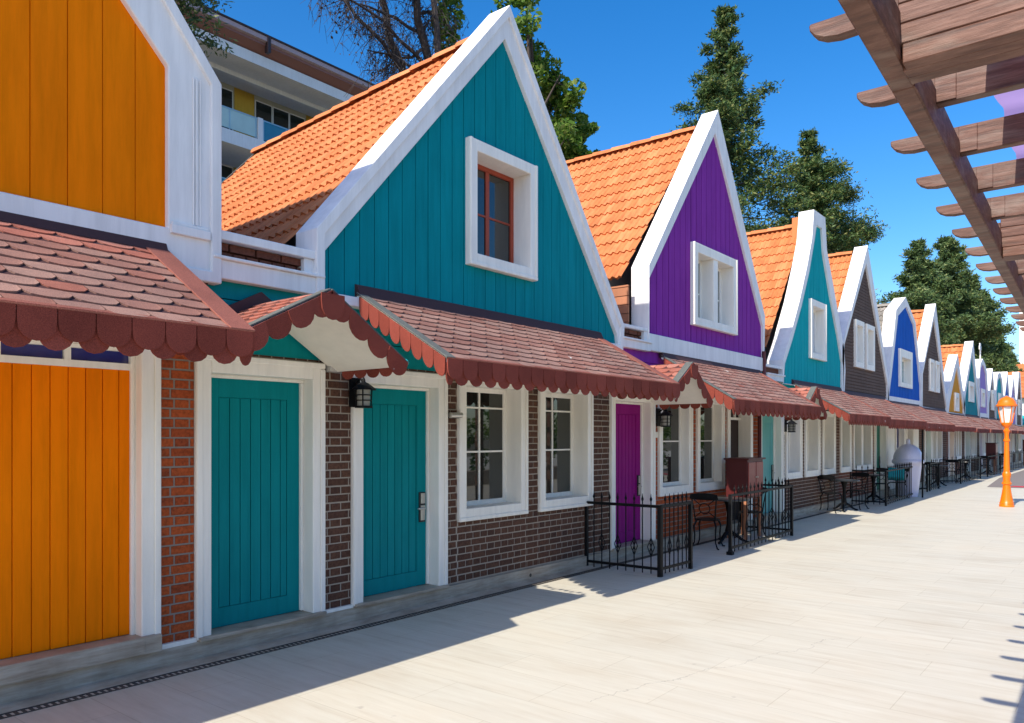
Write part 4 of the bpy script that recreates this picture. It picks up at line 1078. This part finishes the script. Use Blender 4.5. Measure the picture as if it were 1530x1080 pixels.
for fl, z in enumerate((15.25, 12.12, 8.99, 5.86, 2.73)):
    m = MB(); m.box(XH - 2.6, XH, 2, 44, z - .6, z); m.build('balcony_slab', P_HOTEL, t)
    for k in range(-4, 9):
        y = 19.9 + k * 4.1
        if not 2.5 < y < 43: continue
        m = MB(); m.box(XH - .22, XH - .0, y, y + .24, z, z + 1.0); m.build('pier', P_HOTEL, t)
        m = MB(); m.box(XH - .08, XH - .06, y + .3, y + 4.05, z + .08, z + .92); g = m.build('balcony_glass', RPALE if (k + fl) % 3 == 2 else RGLASS, t)
        m = MB(); m.box(XH - .1, XH - .04, y + .25, y + 4.1, z + .92, z + .97)
        for q in (.3, 1.5, 2.7, 4.0): m.box(XH - .09, XH - .05, y + q - .02, y + q + .02, z, z + .92)
        m.build('handrail', STEEL, g)
        if fl < 3:
            m = MB(); m.box(XH - 2.75, XH - 2.56, y + .37, y + 1.42, z, z + 3.2 if fl == 0 else z + 2.5); m.build('yellow_panel', P_YEL, t)
            for w0 in (1.47, 2.46, 3.43):
                m = MB(); m.box(XH - 2.65, XH - 2.55, y + w0, y + w0 + .93, z + .05, z + 3.0 if fl == 0 else z + 2.5); w_ = m.build('window', P_HOTEL, t)
                m = MB(); m.box(XH - 2.56, XH - 2.53, y + w0 + .04, y + w0 + .89, z + .13, z + 2.93 if fl == 0 else z + 2.43); m.build('pane', GLASS, w_)

# ================================================================== TREES
def tuft(mb, p, s, r):
    """a spray of small needles round p"""
    k = Vector((r.gauss(0, 1), r.gauss(0, 1), r.gauss(.35, .6))).normalized()
    for _ in range(4):
        d = (k + Vector((r.gauss(0, .7), r.gauss(0, .7), r.gauss(0, .5)))).normalized()
        n = d.cross(Vector((r.gauss(0, 1), r.gauss(0, 1), r.gauss(0, 1)))).normalized() * s * .2
        a = p + Vector((r.gauss(0, s * .45), r.gauss(0, s * .45), r.gauss(0, s * .35)))
        e = a + d * s * 1.25; m_ = a.lerp(e, .45)
        mb.add([a, m_ + n, e, m_ - n], [(0, 1, 2, 3)])
def conifer(label, base, h, rad, seed, mat, n_per=46, z0=.12, leafs=.2, name='conifer_tree', shape=.85, bough=1.0, extra=()):
    r = random.Random(seed); bx, by = base
    t = thing(name, label, 'tree', (bx, by, 0), 'trees behind the houses')
    m = MB(); m.tube([(bx, by, 0), (bx + .1, by, h * .5), (bx, by, h * .97)], [h * .016 + .08, h * .01 + .04, .03], 8); m.build('trunk', BARK, t)
    lf = MB(); br = MB(); z = h * z0; az = 0
    while z < h * .985:
        f = (z - h * z0) / (h * (1 - z0)); R_ = rad * (1 - f) ** shape + .12
        for k in range(5 if f < .85 else 3):
            az += 2.4 + r.uniform(-.5, .5); ln = R_ * r.choice((.5, .7, .85, 1, 1.0, 1.25)) * bough
            d = Vector((math.cos(az), math.sin(az), 0)); rise = r.uniform(-.18, .22)
            tip = Vector((bx, by, z)) + d * ln + Vector((0, 0, rise * ln))
            br.tube([(bx, by, z), Vector((bx, by, z)) + d * ln * .55 + Vector((0, 0, -.05 * ln)), tip], [.05 * (1 - f) + .012, .02, .008], 4, False)
            n = int(n_per * 1.75 * (.35 + ln / max(rad, .1)))
            for _ in range(n):
                u = r.random() ** .55; w = (.09 + .13 * ln * (1 - abs(u - .6)))
                p = Vector((bx, by, z)) + d * ln * u + Vector((0, 0, rise * ln * u - .06 * ln * math.sin(u * 3))) + Vector((r.gauss(0, w * .5), r.gauss(0, w * .5), r.gauss(0, w * .42)))
                tuft(lf, p, leafs * r.uniform(.6, 1.25), r)
        z += h * .033 * (1.15 - .5 * f)
    for (az_, zz, ln) in extra:
        d = Vector((math.cos(az_), math.sin(az_), 0)); p0 = Vector((bx, by, zz))
        br.tube([p0, p0 + d * ln * .5 + Vector((0, 0, .1)), p0 + d * ln], [.07, .04, .012], 5, False)
        for _ in range(int(n_per * ln * 2.2)):
            u = r.random() ** .6; w = .28 + .1 * ln * (1 - u)
            tuft(lf, p0 + d * ln * u + Vector((r.gauss(0, w), r.gauss(0, w), r.gauss(0, w * .6))), leafs * r.uniform(.6, 1.25), r)
    br.build('branches', BARK, t)
    lf.build('crown', mat, t, recalc=False)
    return t
conifer('tall slender conifer rising behind the purple house', (-8, 31.8), 20.8, 6.3, 11, LEAF_C, 125, .2, .15, shape=1.12, extra=((4.9, 16.2, 2.2), (-1.2, 15.0, 2.4)))
conifer('shorter conifer with a low sideways bough behind the aqua house', (-7, 39.8), 17.6, 5.4, 23, LEAF_C, 115, .2, .16, shape=1.1, extra=((1.35, 13.0, 6.4), (1.3, 14.6, 3.8), (1.45, 12.0, 5.0), (1.2, 15.6, 2.4)))
conifer('dark green pine, first of the far clump, with a pointed top', (-6, 60.5), 15.9, 4.2, 31, LEAF_D, 120, .2, .2, shape=.85, name='pine_tree', extra=((-1.5, 9.5, 5), (-1.4, 11, 4)))
conifer('broad dark pine, tallest of the far clump', (-6, 71), 18.2, 5.4, 37, LEAF_D, 190, .15, .22, shape=.75, name='pine_tree')
conifer('dark pine in the middle of the far clump', (-6, 82), 16.8, 5.2, 41, LEAF_D, 190, .12, .24, shape=.75, name='pine_tree')
conifer('dark pine on the right of the far clump, above the weather vane', (-6, 95), 14.6, 5.0, 43, LEAF_D, 190, .1, .26, shape=.8, name='pine_tree')
conifer('lowest dark pine of the far clump, nearest the white tower', (-6, 112), 11.6, 5.0, 47, LEAF_D, 170, .1, .3, shape=.8, name='pine_tree')
conifer('dark fir showing one drooping bough beside the orange gable', (-12.5, 6.0), 19, 2.6, 53, LEAF_D, 40, .45, .13, name='fir_tree', shape=.8, extra=((1.57, 12.4, 3.9), (1.5, 11.7, 4.3), (1.62, 13.1, 4.7), (1.4, 12.9, 3.4)))
# leafy light green tree
t = thing('leafy_tree', 'light green broadleaf tree behind the right slope of the teal gable', 'tree', (-9, 19.2, 0), 'trees behind the houses')
m = MB(); r = random.Random(61); lf = MB()
m.tube([(-9, 19.2, 0), (-9, 19.3, 6), (-9.1, 19.8, 10.5), (-9, 19.2, 15.6)], [.28, .2, .09, .02], 8)
spots = []
for (y, z, rd) in ((19.0, 15.8, .7), (19.2, 15.0, .85), (19.5, 14.2, .8), (20.3, 14.0, .55), (20.0, 13.3, .8), (21.0, 13.1, .6), (20.8, 12.4, .7), (21.7, 12.9, .5), (22.0, 12.1, .55), (22.8, 12.4, .4), (21.6, 11.5, .6), (22.6, 11.2, .6), (21.3, 10.7, .7), (20.6, 11.6, .8), (22.1, 10.3, .6), (23.1, 10.6, .45), (20.2, 12.5, .8)):
    c = Vector((-9 + r.uniform(-.9, .9), y, z))
    m.tube([(-9, 19.2, z - 2.2), (Vector((-9, 19.2, z - 1.6)) + c) / 2 + Vector((0, 0, -.2)), c], [.07, .045, .015], 5, False)
    for q in range(5):
        e = c + Vector((r.gauss(0, rd * .55), r.gauss(0, rd * .55), r.gauss(0, rd * .5)))
        m.tube([c + Vector((0, 0, -.3)), e], [.015, .006], 4, False)
        spots.append((tuple(e), (rd * .48, rd * .48, rd * .42)))
leafcloud(lf, spots, 10500, .11, .35, r)
m.build('trunk', BARK, t); lf.build('crown', LEAF_L, t, recalc=False)
# dead, bare conifer
t = thing('dead_tree', 'bare dead conifer with hanging twigs behind the teal roof', 'tree', (-9, 16, 0), 'trees behind the houses')
m = MB(); tw = MB(); r = random.Random(71)
X0 = -9
def limb(p0, p1, r0, r1, sag=.0, twigs=14, tl=.9):
    p0 = Vector(p0); p1 = Vector(p1); pts = []
    if r0 < .1 and 11 < p0.z < 14.8 and abs(p0.x - X0) < .3: p0 = Vector((X0 + .1 * (p0.z - 11) / 3.8, 14.9 - .276 * (p0.z - 11), p0.z))
    for k in range(7):
        u = k / 6; pts.append(p0.lerp(p1, u) + Vector((r.gauss(0, .05), r.gauss(0, .05), -sag * math.sin(u * math.pi) + r.gauss(0, .04))))
    m.tube(pts, [r0 + (r1 - r0) * k / 6 for k in range(7)], 6, True)
    for _ in range(int(twigs * 1.7)):
        u = r.uniform(.12, 1); q = p0.lerp(p1, u) + Vector((0, 0, -sag * math.sin(u * math.pi)))
        d = Vector((r.gauss(0, .5), r.gauss(0, .5), -abs(r.gauss(.6, .4)))).normalized(); ln = tl * r.uniform(.4, 1.2)
        mid = q + d * ln * .5 + Vector((r.gauss(0, .08), r.gauss(0, .08), .06)); e = q + d * ln + Vector((0, r.gauss(0, .1), -.1))
        tw.tube([q, mid, e], [.012, .008, .004], 4, False)
        for _k in range(4):
            s = q.lerp(e, r.uniform(.3, 1)); tw.tube([s, s + Vector((r.gauss(0, .16), r.gauss(0, .16), -r.uniform(.08, .4)))], [.006, .003], 3, False)
            if r.random() < .7:
                leaf(tw, s + Vector((r.gauss(0, .1), r.gauss(0, .1), -r.uniform(0, .3))), r.uniform(.025, .05), r, 0, .8)
limb((X0, 15.3, 3), (X0, 14.9, 11), .2, .13, 0, 6); limb((X0, 14.9, 11), (X0 + .1, 13.85, 14.8), .13, .09, 0, 34, .9); limb((X0 + .1, 13.85, 14.8), (X0, 13.6, 18), .09, .04, 0, 40, 1.1)
limb((X0 - .4, 14.6, 10.5), (X0 - .4, 13.0, 14.2), .12, .08, 0, 18); limb((X0 - .4, 13.0, 14.2), (X0 - .4, 12.6, 16), .08, .04, 0, 14)
limb((X0 + .4, 14.7, 10.8), (X0 + .3, 14.6, 16), .11, .06, 0, 20, 1.0)
limb((X0, 14.3, 10.9), (X0, 10.4, 13.0), .07, .015, -.15, 26, .8)
limb((X0, 14.4, 11.8), (X0 + .3, 11.3, 12.2), .06, .015, -.1, 26, .8)
limb((X0 - .2, 13.1, 13.7), (X0 - .2, 11.6, 13.3), .045, .008, -.3, 26, .8)
limb((X0, 14.0, 12.6), (X0 - .4, 12.1, 12.6), .05, .012, -.1, 22, .8)
limb((X0, 13.9, 13.4), (X0 + .5, 12.3, 14.6), .05, .012, 0, 22, .9)
limb((X0, 14.2, 13), (X0, 15.8, 13.9), .05, .012, 0, 16, .8); limb((X0, 14.6, 11.6), (X0 + .3, 15.9, 12.3), .05, .012, 0, 14, .7)
limb((X0, 13.8, 14.6), (X0, 12.0, 15.4), .05, .012, 0, 22, 1.0); limb((X0, 14.5, 12.2), (X0 - .3, 13.2, 11.2), .05, .012, 0, 18, .8)
limb((X0, 14.6, 11.3), (X0, 12.6, 11.4), .05, .012, -.2, 22, .9)
m.build('trunk', DEAD, t); tw.build('twigs', DEAD, t, recalc=False)
lf = MB(); leafcloud(lf, [((X0, 15.3, 14.3), (.3, .3, .7)), ((X0, 15.7, 13.6), (.32, .32, .6)), ((X0, 15.2, 13.2), (.25, .25, .5)), ((X0, 15.5, 12.7), (.4, .4, .3))], 900, .1, .3, r); lf.build('green_sprig', LEAF_L, t, recalc=False)

# ================================================================== LIGHT, SKY, CAMERA
kx, ky = .008, 1.12
sun = bpy.data.lights.new('Sun', 'SUN'); sun.energy = 4.4; sun.angle = R(.5); sun.color = (1.0, .925, .81)
so = bpy.data.objects.new('Sun', sun); COL.objects.link(so); so.rotation_euler = Vector((kx, ky, -1)).to_track_quat('-Z', 'Y').to_euler()
w = bpy.data.worlds.new('World'); SC.world = w; w.use_nodes = True; nt = w.node_tree
sk = nt.nodes.new('ShaderNodeTexSky'); sk.sky_type = 'NISHITA'; sk.sun_disc = False
sk.sun_elevation = math.atan(1 / math.hypot(kx, ky)); sk.sun_rotation = math.atan2(-kx, -ky); sk.air_density = 1.0; sk.dust_density = 1.2; sk.ozone_density = 3.0; sk.altitude = 200
hs = nt.nodes.new('ShaderNodeHueSaturation'); hs.inputs['Hue'].default_value = .504; hs.inputs['Saturation'].default_value = 1.4
L(nt, sk.outputs[0], hs.inputs['Color']); L(nt, hs.outputs[0], nt.nodes['Background'].inputs[0]); nt.nodes['Background'].inputs[1].default_value = .15
cam = bpy.data.cameras.new('Camera'); co = bpy.data.objects.new('Camera', cam); COL.objects.link(co)
ang = math.atan(928 / 1150)
co.location = (5.8, 0, 1.8); co.rotation_euler = (R(90), 0, ang)
cam.sensor_width = 36; cam.lens = 1150 / 1530 * 36; cam.shift_y = 112 / 1530; cam.clip_end = 2000; cam.clip_start = .05
SC.camera = co
SC.view_settings.view_transform = 'Standard'; SC.view_settings.look = 'None'; SC.view_settings.exposure = .6; SC.view_settings.gamma = 1
SC.cycles.max_bounces = 8
for o in list(bpy.data.objects):
    if '_o' in o: del o['_o']
